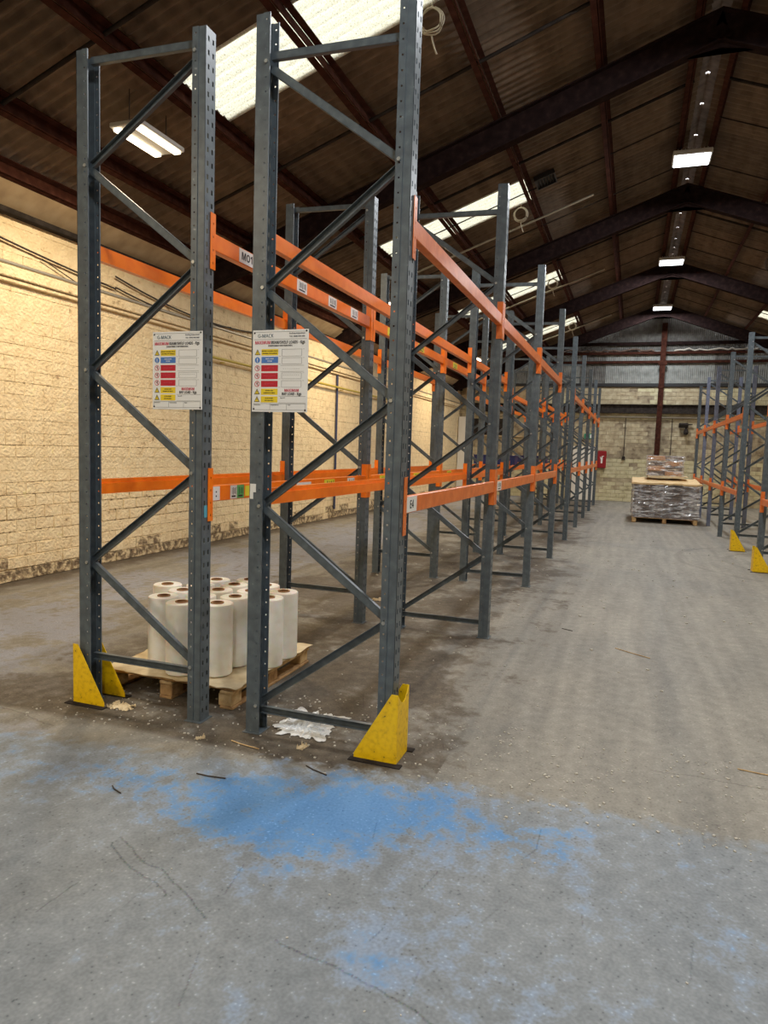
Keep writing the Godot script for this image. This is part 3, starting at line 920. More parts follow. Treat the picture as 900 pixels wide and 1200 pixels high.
func build_racks():
	var h := 4.155
	var post := post_mesh(h)
	var one := upright_frame(h, [4.03, 2.83, 1.57, 0.35], [3.465, 2.20, 0.95], 4.10, 0.31, true, post)
	var two := upright_frame(h, [3.29, 2.02, 0.78], [3.90, 2.66, 1.395, 0.175], 3.94, 0.14, false, post)
	var xr := -1.24                              # aisle posts of the aisle-side row
	var x_in := xr - FRAME_D                      # its inner posts
	var x1r := x_in - 0.4205; var x1l := x1r - FRAME_D
	for k in 9:
		var z := FIRST_Z - BAY * k
		var o: Node3D = one if k == 0 else copy(one)
		o.position = Vector3((x1r + x1l) / 2, 0, z)
		tag(o, "grey upright frame at the near end of the wall-side row, beside the roll pallet" if k == 0 else "grey upright frame, %s from the near end of the rack row by the wall" % ORD[k], "upright frame", "frames of the wall-side rack row")
	for k in 9:
		var z := FIRST_Z - BAY * k
		var o: Node3D = two if k == 0 else copy(two)
		o.position = Vector3((xr + x_in) / 2, 0, z)
		tag(o, "grey upright frame at the near end of the aisle-side row, yellow guard at its foot" if k == 0 else "grey upright frame, %s from the near end of the rack row beside the aisle" % ORD[k], "upright frame", "frames of the aisle-side rack row")
	# rails of the two rows; the fourth bay is a cross passage
	var faces := [[xr, 1.0, "aisle face of the aisle-side rack row", 0], [x_in, -1.0, "inner face of the aisle-side rack row", 1], [x1r, 1.0, "inner face of the wall-side rack row", 2], [x1l, -1.0, "wall face of the wall-side rack row", 3]]
	for f in faces:
		for k in 8:
			if k == 3: continue
			for lv in 2:
				var y := 1.392 if lv == 0 else 2.925
				if f[3] == 0 and lv == 1: y = 2.912
				var m: Material = M.orange_bright
				if f[3] == 0: m = M.orange_worn
				var r := rack_rail(f[0], f[1], FIRST_Z - BAY * k, FIRST_Z - BAY * (k + 1), y, m, "%s orange rail, %s, %s bay from the near end" % ["lower" if lv == 0 else "upper", f[2], ORD[k]], "%s rails, %s" % ["lower" if lv == 0 else "upper", f[2]])
				if f[3] == 0 and k == 0 and lv == 0: label_plate(r, 1, 0.108, 0.20, 0.088, M.label_white, "E4")
				if f[3] == 0 and k == 1 and lv == 0: label_plate(r, 1, 0.14, 0.22, 0.085, M.label_white, "", 6)
				if f[3] == 2 and k == 0:
					if lv == 1:
						label_plate(r, 1, 0.40, 0.24, 0.088, M.label_white, "MO1C")
						label_plate(r, 1, 1.19, 0.17, 0.088, M.label_white, "", 7)
						label_plate(r, 1, 1.77, 0.17, 0.088, M.label_white, "", 6)
						label_plate(r, 1, 2.26, 0.17, 0.088, M.label_white, "", 5)
					else:
						label_plate(r, 1, 0.045, 0.08, 0.088, M.label_white, ":")
						label_plate(r, 1, 0.25, 0.08, 0.088, M.label_white, "", 5)
						label_plate(r, 1, 0.335, 0.09, 0.088, M.print_green, "", 4)
						label_plate(r, 1, 0.44, 0.09, 0.07, M.label_yellow, "")
						label_plate(r, 1, 1.30, 0.26, 0.06, M.label_white, "")
						label_plate(r, 1, 1.80, 0.22, 0.075, M.label_yellow, "", 4)
						label_plate(r, 1, 2.29, 0.17, 0.075, M.label_white, "", 4)
				if f[3] == 2 and k in [1, 2]:
					label_plate(r, 1, 0.5 if lv else 0.4, 0.24, 0.08, M.label_yellow, "", 5)
					label_plate(r, 1, 1.6, 0.26, 0.08, M.label_yellow, "", 5)
	# the rack on the right of the aisle
	var xq := 2.0
	var three := upright_frame(4.2, [3.465, 2.20, 0.95], [4.03, 2.83, 1.57, 0.35], 4.10, 0.31, false, post_mesh(4.2))
	var zs := [-12.45, -15.13, -17.75, -20.42, -23.05, -25.7]
	var tone := ["grey", "grey", "grey", "blue-grey", "blue-grey", "grey"]
	for k in 6:
		var o: Node3D = three if k == 0 else copy(three)
		o.position = Vector3(xq + FRAME_D / 2, 0, zs[k])
		if tone[k] == "blue-grey":
			for ch in o.get_children():
				if String(ch.name).begins_with("post"): ch.material_override = M.blue_grey_steel
		var lab := "%s upright frame, %s from the near end of the right-hand rack" % [tone[k], ORD[k]]
		if k < 2: lab += ", behind a yellow guard"
		tag(o, lab, "upright frame", "frames of the rack right of the aisle")
	for k in range(1, 5):
		for f in [[xq, -1.0, "aisle face"], [xq + FRAME_D, 1.0, "rear face"]]:
			for lv in 2:
				rack_rail(f[0], f[1], zs[k], zs[k + 1], 1.075 if lv == 0 else 2.585, M.orange_worn, "%s orange rail, %s of the right-hand rack, %s full bay from the front" % ["lower" if lv == 0 else "upper", f[2], ORD[k - 1]], "%s rails, %s of the right rack" % ["lower" if lv == 0 else "upper", f[2]])
	for lv in 2:
		rack_rail(xq, -1.0, zs[0] + 2.68, zs[0], 1.075 if lv == 0 else 2.585, M.orange_worn, "%s orange rail running out of view in front of the nearer right-hand guard" % ["lower", "upper"][lv], "near rails of the right rack")
	var fr := copy(three)
	fr.position = Vector3(xq + FRAME_D / 2, 0, zs[0] + 2.68)
	tag(fr, "grey upright frame of the right rack standing just outside the picture", "upright frame", "frames of the rack right of the aisle")
	var st := MB.new()
	st.box(Vector3(FRAME_D / 2 + 0.0465, 1.335, 0.012), Vector3(0.0014, 0.075, 0.03))
	obj("sticker", st.mesh(), M.sticker_teal, one)
	st = MB.new()
	st.box(Vector3(-FRAME_D / 2 - 0.02, 1.50, 0.0508), Vector3(0.04, 0.05, 0.0012)); st.box(Vector3(-FRAME_D / 2 - 0.03, 1.455, 0.0508), Vector3(0.022, 0.04, 0.0012))
	obj("sticker", st.mesh(), M.label_white, two)
	# guards
	guard(xr + 0.094, FIRST_Z + 0.02, 1.0, "bent yellow post guard at the near aisle corner of the racks")
	guard(x1l - 0.06, FIRST_Z - 0.01, -1.0, "bent yellow post guard on the wall side of the racks, beside the pallet of rolls")
	guard(xq - 0.09, zs[1], -1.0, "yellow post guard by the right rack, the farther of two, near the wrapped stack")
	guard(xq - 0.09, zs[0], -1.0, "yellow post guard by the right rack, the nearer of two, at the picture edge")


# ------------------------------------------------------------------ load notice boards
func notice(at: Vector3, label: String):
	var t := base("load_notice", at)
	tag(t, label, "notice board", "rack load notices")
	var w := 0.358; var h := 0.468
	var b := MB.new()
	b.cbox(Vector3.ZERO, Vector3(w, h, 0.004), 0.001)
	obj("board", b.mesh(), M.white_board, t)
	var U := func(u: float, v: float, lift := 0.0025) -> Vector3: return Vector3((u - 0.5) * w, (0.5 - v) * h, lift)
	var rect := func(q: MB, u0: float, v0: float, u1: float, v1: float):
		q.box(Vector3(((u0 + u1) / 2 - 0.5) * w, (0.5 - (v0 + v1) / 2) * h, 0.0023), Vector3((u1 - u0) * w, (v1 - v0) * h, 0.0008))
	var word := func(s: String, u: float, v: float, size: float, m: Material, bold := true, squeeze := 1.0):
		var o := obj("lettering", letters(s, size, bold), m, t, U.call(u, v, 0.0031))
		o.scale = Vector3(squeeze, 1, 1)
	# rules
	var q := MB.new()
	for r in [[0.03, 0.022, 0.97, 0.026], [0.03, 0.112, 0.97, 0.116], [0.03, 0.896, 0.97, 0.900], [0.03, 0.972, 0.97, 0.976], [0.03, 0.896, 0.034, 0.976], [0.966, 0.896, 0.97, 0.976], [0.33, 0.896, 0.334, 0.976], [0.63, 0.896, 0.634, 0.976], [0.49, 0.805, 0.97, 0.808], [0.49, 0.885, 0.97, 0.888]]:
		rect.call(q, r[0], r[1], r[2], r[3])
	tag(obj("ruling", q.mesh(), M.print_grey, t), "", "", "", "stuff")
	# header and titles
	word.call("G-MACK", 0.235, 0.072, 0.019, M.print_teal, false, 1.05)
	word.call("Racking Inspections", 0.80, 0.045, 0.0075, M.print_grey)
	word.call("Tel:  0800 000 000", 0.80, 0.082, 0.0085, M.print_grey)
	word.call("MAXIMUM", 0.185, 0.152, 0.0185, M.print_red_soft, true, 0.78)
	word.call("BEAM/SHELF LOADS - Kgs", 0.64, 0.152, 0.0175, M.print_black, true, 0.74)
	word.call("(UNIFORMLY DISTRIBUTED)", 0.50, 0.192, 0.0085, M.print_black)
	word.call("MAXIMUM", 0.72, 0.735, 0.0165, M.print_red_soft, true, 0.8)
	word.call("BAY LOAD - Kgs", 0.72, 0.778, 0.0155, M.print_black, true, 0.8)
	word.call("Bay ref:", 0.56, 0.826, 0.006, M.print_grey)
	word.call("Reference", 0.10, 0.912, 0.006, M.print_grey)
	word.call("Inspected by", 0.42, 0.912, 0.006, M.print_grey)
	word.call("Date", 0.68, 0.912, 0.006, M.print_grey)
	# seven warnings: pictogram and coloured panel
	var vs := [0.270, 0.364, 0.464, 0.560, 0.656, 0.752, 0.846]
	var txt := [["BEFORE LOADING CHECK", "RACKING FOR DAMAGE"], ["MAKE LOADS", "SECURE"], ["DO NOT CLIMB", ""], ["DO NOT OVERLOAD", ""], ["DO NOT ALTER", ""], ["REPORT ANY", "DAMAGE AT ONCE"], ["IF IN DOUBT", "ASK FOR HELP"]]
	for k in 7:
		var m: Material = M.print_yellow
		if k == 1: m = M.print_blue
		elif k >= 2 and k <= 4: m = M.print_red
		q = MB.new()
		rect.call(q, 0.165, vs[k] - 0.038, 0.468, vs[k] + 0.038)
		obj("panel", q.mesh(), m, t)
		var im: Material = M.label_white if k == 1 else (M.print_black if m == M.print_yellow else M.print_red_soft)
		for i in 2:
			if txt[k][i]: word.call(txt[k][i], 0.316, vs[k] + (-0.014 + 0.028 * i if txt[k][1] else 0.0), 0.0062, im)
		var c: Vector3 = U.call(0.092, vs[k], 0.0023)
		q = MB.new()
		if m == M.print_yellow:
			q.prism([c + Vector3(-0.018, -0.015, 0), c + Vector3(0.018, -0.015, 0), c + Vector3(0, 0.018, 0)], Vector3(0, 0, 0.0006))
			var q2 := MB.new()
			q2.prism([c + Vector3(-0.0125, -0.0118, 0.0007), c + Vector3(0.0125, -0.0118, 0.0007), c + Vector3(0, 0.011, 0.0007)], Vector3(0, 0, 0.0006))
			obj("pictogram", q.mesh(), M.print_black, t)
			obj("pictogram", q2.mesh(), M.print_yellow, t)
			var q3 := MB.new()
			q3.box(c + Vector3(0, 0.0005, 0.0016), Vector3(0.0028, 0.011, 0.0006)); q3.box(c + Vector3(0, -0.0085, 0.0016), Vector3(0.0028, 0.0028, 0.0006))
			obj("pictogram", q3.mesh(), M.print_black, t)
		elif k == 1:
			q.prism(q.ring(c, Vector3.BACK, 0.017, 20), Vector3(0, 0, 0.0006))
			obj("pictogram", q.mesh(), M.print_blue, t)
			var q3 := MB.new()
			q3.box(c + Vector3(0, 0.003, 0.001), Vector3(0.005, 0.014, 0.0006)); q3.box(c + Vector3(0, -0.009, 0.001), Vector3(0.005, 0.005, 0.0006))
			obj("pictogram", q3.mesh(), M.label_white, t)
		else:
			var r0 := q.ring(c, Vector3.BACK, 0.017, 20); var r1 := q.ring(c, Vector3.BACK, 0.0135, 20)
			for i in 20:
				var j := (i + 1) % 20
				q.prism([r0[i], r0[j], r1[j], r1[i]], Vector3(0, 0, 0.0006))
			q.box(c + Vector3(0, 0, 0.0003), Vector3(0.030, 0.003, 0.0006), Basis(Vector3.BACK, -PI / 4))
			obj("pictogram", q.mesh(), M.print_red_soft, t)
			var q3 := MB.new()
			q3.box(c + Vector3(0.002, -0.001, 0), Vector3(0.004, 0.014, 0.0005)); q3.box(c + Vector3(0.002, 0.0085, 0), Vector3(0.005, 0.005, 0.0005))
			q3.box(c + Vector3(0.0, 0.002, 0), Vector3(0.014, 0.003, 0.0005), Basis(Vector3.BACK, 0.5 * (k - 3)))
			obj("pictogram", q3.mesh(), M.print_black, t)
	# the diagram of the bay on the right: outlines and dimension ticks
	q = MB.new()
	for r in [[0.535, 0.235, 0.885, 0.318], [0.535, 0.338, 0.885, 0.412], [0.535, 0.520, 0.885, 0.592], [0.535, 0.615, 0.885, 0.695]]:
		rect.call(q, r[0], r[1], r[2], r[1] + 0.003); rect.call(q, r[0], r[3], r[2], r[3] + 0.003)
		rect.call(q, r[0], r[1], r[0] + 0.004, r[3]); rect.call(q, r[2], r[1], r[2] + 0.004, r[3])
		rect.call(q, r[2] + 0.02, r[1], r[2] + 0.05, r[1] + 0.003); rect.call(q, r[0] - 0.05, r[3], r[0] - 0.02, r[3] + 0.003)
	for k in 9: rect.call(q, 0.56 + k * 0.034, 0.470, 0.575 + k * 0.034, 0.474)
	for k in 9: rect.call(q, 0.56 + k * 0.034, 0.545, 0.575 + k * 0.034, 0.549)
	rect.call(q, 0.51, 0.430, 0.93, 0.433); rect.call(q, 0.51, 0.503, 0.93, 0.506)
	tag(obj("ruling", q.mesh(), M.print_grey, t), "", "", "", "stuff")
	for c2 in [[0.035, 0.035], [0.965, 0.02], [0.035, 0.965], [0.965, 0.975]]:
		var c: Vector3 = U.call(c2[0], c2[1], 0.0015)
		q = MB.new()
		q.prism(q.ring(c, Vector3.BACK, 0.0055, 10), Vector3(0, 0, 0.002))
		obj("fixing", q.mesh(), M.print_black, t)


# ------------------------------------------------------------------ goods
func pallet(at: Vector3, w: float, d: float, label: String, n_boards: int) -> Node3D:
	var t := base("wood_pallet", at)
	tag(t, label, "pallet")
	for k in n_boards:
		var b := MB.new()
		var bw := d / n_boards * rng.randf_range(0.80, 0.90)
		b.cbox(Vector3(rng.randf_range(-0.006, 0.006), 0.133, d / 2 - d * (k + 0.5) / n_boards), Vector3(w + rng.randf_range(-0.01, 0.01), 0.019, bw), 0.003)
		obj("deck_board", b.mesh(), M.pallet_wood if k % 3 else M.pallet_wood_dark, t)
	for i in 3:
		var x := (i - 1) * (w / 2 - 0.05)
		var b := MB.new()
		b.cbox(Vector3(x, 0.112, 0), Vector3(0.10, 0.019, d), 0.003)
		obj("stringer_board", b.mesh(), M.pallet_wood, t)
		for j in 3:
			var z := (j - 1) * (d / 2 - 0.07)
			b = MB.new()
			b.cbox(Vector3(x + (0.012 if i == 0 else (-0.012 if i == 2 else 0.0)), 0.0605, z), Vector3(0.10, 0.083, 0.13), 0.004)
			obj("block", b.mesh(), M.pallet_wood_dark if (i + j) % 2 else M.pallet_wood, t)
		b = MB.new()
		b.cbox(Vector3(x, 0.0095, 0), Vector3(0.10, 0.018, d), 0.003)
		obj("bottom_board", b.mesh(), M.pallet_wood_dark, t)
	return t


func wavy_sheet(w: float, d: float, th: float, seed_: int, amp: float, edge: float) -> ArrayMesh:
	var f := FastNoiseLite.new(); f.seed = seed_; f.frequency = 1.1
	var nx := 24; var nz := 24
	var g := []
	for j in nz + 1:
		for i in nx + 1:
			var u := i / float(nx) * 2 - 1; var v := j / float(nz) * 2 - 1
			var ex := w / 2 * (1.0 + edge * f.get_noise_2d(v * 3.0, 7.0 + signf(u) * 9.0))
			var ez := d / 2 * (1.0 + edge * f.get_noise_2d(u * 3.0, 40.0 + signf(v) * 9.0))
			g.append(Vector3(u * ex, amp * maxf(0.0, f.get_noise_2d(u * 1.5 + 20.0, v * 1.5)) * (u * u + v * v), v * ez))
	var b := MB.new()
	var t := Vector3(0, th, 0)
	for j in nz:
		for i in nx:
			var a: Vector3 = g[j * (nx + 1) + i]; var c: Vector3 = g[j * (nx + 1) + i + 1]
			var e: Vector3 = g[(j + 1) * (nx + 1) + i]; var h: Vector3 = g[(j + 1) * (nx + 1) + i + 1]
			b.quad(e + t, h + t, c + t, a + t)
			b.quad(a, c, h, e)
			if j == 0: b.quad(c, a, a + t, c + t)
			if j == nz - 1: b.quad(e, h, h + t, e + t)
			if i == 0: b.quad(a, e, e + t, a + t)
			if i == nx - 1: b.quad(h, c, c + t, h + t)
	return b.mesh()


func build_front_pallet():
	var px := -2.925; var pz := -4.49
	pallet(Vector3(px, 0, pz), 1.06, 1.16, "open wooden pallet carrying the white film rolls inside the near rack bay", 7)
	var s := obj("card_sheet", wavy_sheet(1.08, 1.17, 0.004, 3, 0.006, 0.06), M.card_sheet, null, Vector3(px + 0.01, 0.1432, pz + 0.0))
	tag(s, "cream cardboard sheet laid over the near pallet under the film rolls", "cardboard")
	var spots := [
		[-2.895, -4.05, "front row, between the two front posts"], [-2.665, -4.135, "front row, next to the right post"], [-3.125, -4.155, "front row, leftmost of three"],
		[-2.90, -4.285, "second row, middle"], [-2.668, -4.372, "second row, rightmost of three"], [-3.13, -4.39, "second row, leftmost of three"],
		[-2.905, -4.52, "third row, middle"], [-2.44, -4.46, "right edge, front one of two"], [-2.672, -4.607, "third row, right of middle"],
		[-3.135, -4.625, "third row, left of middle"], [-2.91, -4.755, "fourth row, middle"], [-2.443, -4.70, "right edge, rear one of two"], [-2.676, -4.842, "fourth row, right of middle"],
		[-3.14, -4.86, "back row, left corner"], [-2.91, -4.99, "back row, middle"], [-3.365, -4.52, "alone at the left edge"]]
	var t := base("film_roll", Vector3.ZERO)
	var b := MB.new()
	b.lathe([Vector2(0.045, 0.0), Vector2(0.102, 0.0), Vector2(0.1075, 0.006), Vector2(0.1085, 0.02), Vector2(0.1085, 0.485), Vector2(0.107, 0.496), Vector2(0.102, 0.5), Vector2(0.045, 0.4985)], 40)
	obj("film", b.mesh(), M.roll_film, t)
	b = MB.new()
	b.lathe([Vector2(0.036, 0.0), Vector2(0.0455, 0.0), Vector2(0.0455, 0.506), Vector2(0.036, 0.506), Vector2(0.036, 0.0)], 28)
	obj("core", b.mesh(), M.core_card, t)
	for k in spots.size():
		var r: Node3D = t if k == 0 else copy(t)
		r.position = Vector3(spots[k][0], 0.1525, spots[k][1])
		r.rotation.y = k * 1.3
		tag(r, "white stretch film roll on the near pallet, " + spots[k][2], "film roll", "white film rolls on the near pallet")


func crumpled_shell(w: float, h: float, d: float, amp: float, seed_: int) -> ArrayMesh:
	# the four sides and the rim of a stretch-wrapped load: creased film standing off the goods
	var f := FastNoiseLite.new(); f.seed = seed_; f.frequency = 1.0; f.fractal_octaves = 4; f.noise_type = FastNoiseLite.TYPE_SIMPLEX
	var b := MB.new()
	var nh := 26
	var loop := []
	var nu := 36
	for k in nu: loop.append([Vector2(-w / 2 + w * k / nu, d / 2), Vector2(0, 1)])
	for k in nu: loop.append([Vector2(w / 2, d / 2 - d * k / nu), Vector2(1, 0)])
	for k in nu: loop.append([Vector2(w / 2 - w * k / nu, -d / 2), Vector2(0, -1)])
	for k in nu: loop.append([Vector2(-w / 2, -d / 2 + d * k / nu), Vector2(-1, 0)])
	var P := func(i: int, j: int) -> Vector3:
		var q = loop[i % loop.size()]
		var y := h * j / nh
		var e := amp * (0.6 + f.get_noise_3d(q[0].x * 1.6, y * 7.0, q[0].y * 1.6) + 0.35 * f.get_noise_3d(q[0].x * 5.0 + y * 6.0, y * 14.0, q[0].y * 5.0))
		var p: Vector2 = q[0] + q[1] * e
		return Vector3(p.x, y, p.y)
	for i in loop.size():
		for j in nh:
			b.quad(P.call(i, j), P.call(i + 1, j), P.call(i + 1, j + 1), P.call(i, j + 1))
	return b.mesh()


func build_far_stack():
	var c := Vector3(0.90, 0, -21.38)
	pallet(c, 1.66, 2.3, "wide wooden pallet under the wrapped stack at the far end of the aisle", 9)
	var t := base("wrapped_stack", c + Vector3(0, 0.1432, 0))
	tag(t, "tall film-wrapped stack of brown boards with pale card on top, far down the aisle", "stack")
	var y := 0.0
	var k := 0
	while y < 0.86:
		var th := rng.randf_range(0.035, 0.075)
		var b := MB.new()
		b.cbox(Vector3(rng.randf_range(-0.015, 0.015), y + th / 2, rng.randf_range(-0.015, 0.015)), Vector3(1.62, th - 0.004, 2.22), 0.006)
		obj("board_layer", b.mesh(), M.brown_board, t)
		y += th; k += 1
	var top := obj("top_card", wavy_sheet(1.76, 2.38, 0.045, 9, 0.05, 0.03), M.top_card, t, Vector3(0, y + 0.045, 0))
	top.rotation.x = 0.035
	obj("stretch_wrap", crumpled_shell(1.66, y + 0.03, 2.28, 0.045, 5), M.stretch_film, t)
	# the smaller stack standing on it
	var c2 := Vector3(0.89, 0.1432 + y + 0.19, -21.95)
	var t2 := base("carton_stack", c2)
	tag(t2, "smaller film-wrapped block of brown cartons standing on top of the far stack", "stack")
	var sb := MB.new()
	sb.cbox(Vector3(0.08, 0.02, 0.0), Vector3(1.06, 0.022, 0.9), 0.004)
	sb.cbox(Vector3(0.02, -0.004, 0.02), Vector3(0.98, 0.022, 0.94), 0.004)
	obj("slip_board", sb.mesh(), M.card_sheet, t2)
	for i in 2:
		for j in 4:
			for q in 2:
				var b := MB.new()
				b.cbox(Vector3(-0.23 + i * 0.46 + rng.randf_range(-0.008, 0.008), 0.105 + j * 0.142, 0.2 - q * 0.41), Vector3(0.45, 0.138, 0.40), 0.006)
				obj("carton", b.mesh(), M.carton if (i + j) % 2 else M.brown_board, t2)
	var sh := obj("stretch_wrap", crumpled_shell(0.94, 0.58, 0.84, 0.04, 8), M.stretch_film, t2, Vector3(0, 0.034, 0))
	sh.name = "stretch_wrap"


# ------------------------------------------------------------------ fittings and litter
func sag(a: Vector3, c: Vector3, drop: float, n := 14) -> Array:
	var p := []
	for k in n + 1:
		var t := k / float(n)
		p.append(a.lerp(c, t) - Vector3(0, drop * 4.0 * t * (1.0 - t), 0))
	return p


func pipe(called: String, pts: Array, r: float, m: Material, label: String, category: String, group := "") -> Node3D:
	var b := MB.new()
	b.tube(pts, r, 8)
	var o := obj(called, b.mesh(), m)
	tag(o, label, category, group)
	return o


func build_fittings():
	# left wall: string course with a pipe on it, cables, gas pipe
	var b := MB.new()
	b.cbox(Vector3(-7.0, 3.68, -12.0), Vector3(0.10, 0.13, 34.4), 0.01)
	b.cbox(Vector3(-7.015, 3.585, -12.0), Vector3(0.06, 0.045, 34.4), 0.008)
	struct("trim_1", b.mesh(), M.wall_paint)
	b = MB.new()
	b.cbox(Vector3(-7.02, 4.36, -12.0), Vector3(0.16, 0.07, 34.4), 0.01)
	struct("trim_2", b.mesh(), M.dark_steel)
	pipe("conduit", [Vector3(-6.97, 3.775, -4.6), Vector3(-6.97, 3.775, -29.0)], 0.024, M.galvanised, "grey conduit run resting along the ledge of the left wall", "pipe")
	pipe("wall_cable", sag(Vector3(-7.0, 4.12, -5.6), Vector3(-7.0, 3.88, -8.2), 0.02), 0.013, M.cable_dark, "dark cable sloping down the top of the left wall left of the near rack", "cable")
	pipe("wall_cable", sag(Vector3(-7.0, 3.95, -6.9), Vector3(-7.0, 3.76, -7.6), 0.0), 0.007, M.cable_dark, "thin dark wire branching down from the wall cable to the ledge", "cable")
	pipe("wall_cable", sag(Vector3(-7.0, 4.05, -8.2), Vector3(-7.0, 3.95, -12.4), 0.16), 0.013, M.cable_dark, "dark cable hanging slack on the left wall behind the near frame", "cable")
	pipe("wall_cable", sag(Vector3(-7.0, 3.90, -8.2), Vector3(-7.0, 3.86, -11.2), 0.10), 0.012, M.cable_dark, "second slack dark cable below the first, behind the near frame", "cable")
	pipe("wall_cable", sag(Vector3(-7.0, 4.05, -12.4), Vector3(-7.0, 3.9, -18.0), 0.22), 0.013, M.cable_dark, "dark cable hanging along the left wall behind the second bay", "cable")
	pipe("gas_pipe", [Vector3(-6.94, 3.25, -9.3), Vector3(-6.94, 3.23, -20.5)], 0.026, M.pipe_yellow, "yellow gas pipe along the left wall below the ledge", "pipe")
	b = MB.new()
	for z in [-10.9, -13.6, -16.3, -19.0]:
		b.box(Vector3(-6.98, 3.195, z), Vector3(0.09, 0.02, 0.03))
	tag(obj("pipe_bracket", b.mesh(), M.pipe_yellow), "small yellow brackets that carry the gas pipe on the left wall", "bracket")
	pipe("down_pipe", [Vector3(-7.005, 0.22, -16.1), Vector3(-7.005, 3.55, -16.1)], 0.03, M.pipe_blue, "dark blue upright pipe on the left wall below the ledge", "pipe")
	pipe("down_pipe", [Vector3(-6.98, 0.9, -22.0), Vector3(-6.98, 3.4, -22.0)], 0.035, M.pipe_white, "pale upright pipe farther along the left wall", "pipe")
	b = MB.new(); b.cbox(Vector3(-6.86, 1.62, -29.12), Vector3(0.30, 3.24, 0.28), 0.01)
	struct("trim_3", b.mesh(), M.door_white)
	# gable: column, rails, beam, pipe
	b = MB.new()
	b.box(Vector3(0.86, 3.45, BACK_Z + 0.13), Vector3(0.016, 6.9, 0.2))
	for s in [-1, 1]: b.box(Vector3(0.86, 3.45, BACK_Z + 0.13 + s * 0.10), Vector3(0.19, 6.9, 0.014))
	b.box(Vector3(0.86, 5.40, BACK_Z + 0.245), Vector3(0.30, 0.16, 0.02)); b.box(Vector3(0.86, 4.5, BACK_Z + 0.245), Vector3(0.22, 0.12, 0.02))
	struct("trim_4", b.mesh(), M.oxide_steel)
	var k := 5
	for q in [[6.16, 0.12, "rafter_steel", 0.10], [5.80, 0.10, "oxide_steel", 0.10], [5.46, 0.10, "oxide_steel", 0.09], [4.58, 0.12, "black_plastic", 0.09]]:  # lowest, black strip stands in for the dark gap below the sheeting
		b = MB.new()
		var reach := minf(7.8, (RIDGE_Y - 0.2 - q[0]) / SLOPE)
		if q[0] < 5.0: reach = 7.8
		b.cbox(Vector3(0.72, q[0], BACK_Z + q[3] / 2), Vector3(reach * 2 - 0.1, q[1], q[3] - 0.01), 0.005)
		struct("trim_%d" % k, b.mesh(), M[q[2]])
		k += 1
	b = MB.new()
	ibeam(b, Vector3(-6.7, 3.82, BACK_Z + 0.13), Vector3(8.5, 3.82, BACK_Z + 0.13), Vector3.UP, 0.34, 0.17)
	struct("trim_%d" % k, b.mesh(), M.dark_steel)
	pipe("wall_pipe", [Vector3(-6.6, 3.33, BACK_Z + 0.09), Vector3(8.4, 3.33, BACK_Z + 0.09)], 0.03, M.galvanised, "pale pipe running along the back wall under the steel joist", "pipe")
	for q in [[-0.35, 1.75, 3.3, "left"], [1.35, 1.9, 3.3, "right"]]:
		pipe("drop_cable", [Vector3(q[0], q[1], BACK_Z + 0.035), Vector3(q[0], q[2], BACK_Z + 0.035)], 0.014, M.cable_dark, "thin dark cable dropping down the back wall to the %s of the rusty column" % q[3], "cable")
	b = MB.new()
	b.cbox(Vector3(-0.35, 1.72, BACK_Z + 0.05), Vector3(0.12, 0.14, 0.05), 0.006)
	tag(obj("socket_box", b.mesh(), M.dark_steel), "small dark socket box on the back wall right of the red cabinet", "socket")
	# boards and dark opening in the left corner of the gable
	b = MB.new(); b.cbox(Vector3(-5.2, 4.17, BACK_Z + 0.045), Vector3(3.6, 0.72, 0.05), 0.006)
	tag(obj("wall_board", b.mesh(), M.eave_board), "long pale board on the back wall above the joist, left end", "board")
	b = MB.new(); b.cbox(Vector3(-5.75, 2.85, BACK_Z + 0.07), Vector3(1.9, 0.66, 0.07), 0.01)
	for i in 9: b.box(Vector3(-6.6 + i * 0.21, 2.85, BACK_Z + 0.11), Vector3(0.02, 0.62, 0.02))
	tag(obj("shutter_panel", b.mesh(), M.dark_steel), "dark ribbed shutter panel high in the left corner of the back wall", "shutter")
	b = MB.new(); b.cbox(Vector3(-5.5, 2.47, BACK_Z + 0.06), Vector3(2.5, 0.06, 0.10), 0.008)
	tag(obj("wall_shelf", b.mesh(), M.eave_board), "pale ledge on the back wall under the dark shutter panel", "ledge")
	# white door, exit sign, red cabinet
	var d := base("door_1", Vector3(-1.93, 0, BACK_Z + 0.03))
	d.set_meta("kind", "structure")
	b = MB.new(); b.cbox(Vector3(0, 1.02, 0.02), Vector3(0.98, 2.04, 0.045), 0.006)
	obj("leaf", b.mesh(), M.door_white, d)
	b = MB.new()
	for s in [-1, 1]: b.cbox(Vector3(s * 0.53, 1.05, 0.03), Vector3(0.08, 2.1, 0.08), 0.006)
	b.cbox(Vector3(0, 2.10, 0.03), Vector3(1.14, 0.08, 0.08), 0.006)
	obj("door_casing", b.mesh(), M.door_white, d)
	b = MB.new(); b.tube([Vector3(0.38, 1.0, 0.04), Vector3(0.38, 1.0, 0.09), Vector3(0.27, 1.0, 0.09)], 0.011, 8)
	obj("handle", b.mesh(), M.galvanised, d)
	var e := base("exit_sign", Vector3(-1.72, 2.55, BACK_Z + 0.05))
	tag(e, "green and white running man exit sign above the white door", "sign")
	b = MB.new(); b.cbox(Vector3(0, 0, 0), Vector3(0.34, 0.20, 0.05), 0.006)
	obj("sign_body", b.mesh(), M.sign_green, e)
	b = MB.new()
	var z0 := 0.027
	b.prism(b.ring(Vector3(-0.03, 0.062, z0), Vector3.BACK, 0.017, 10), Vector3(0, 0, 0.003))
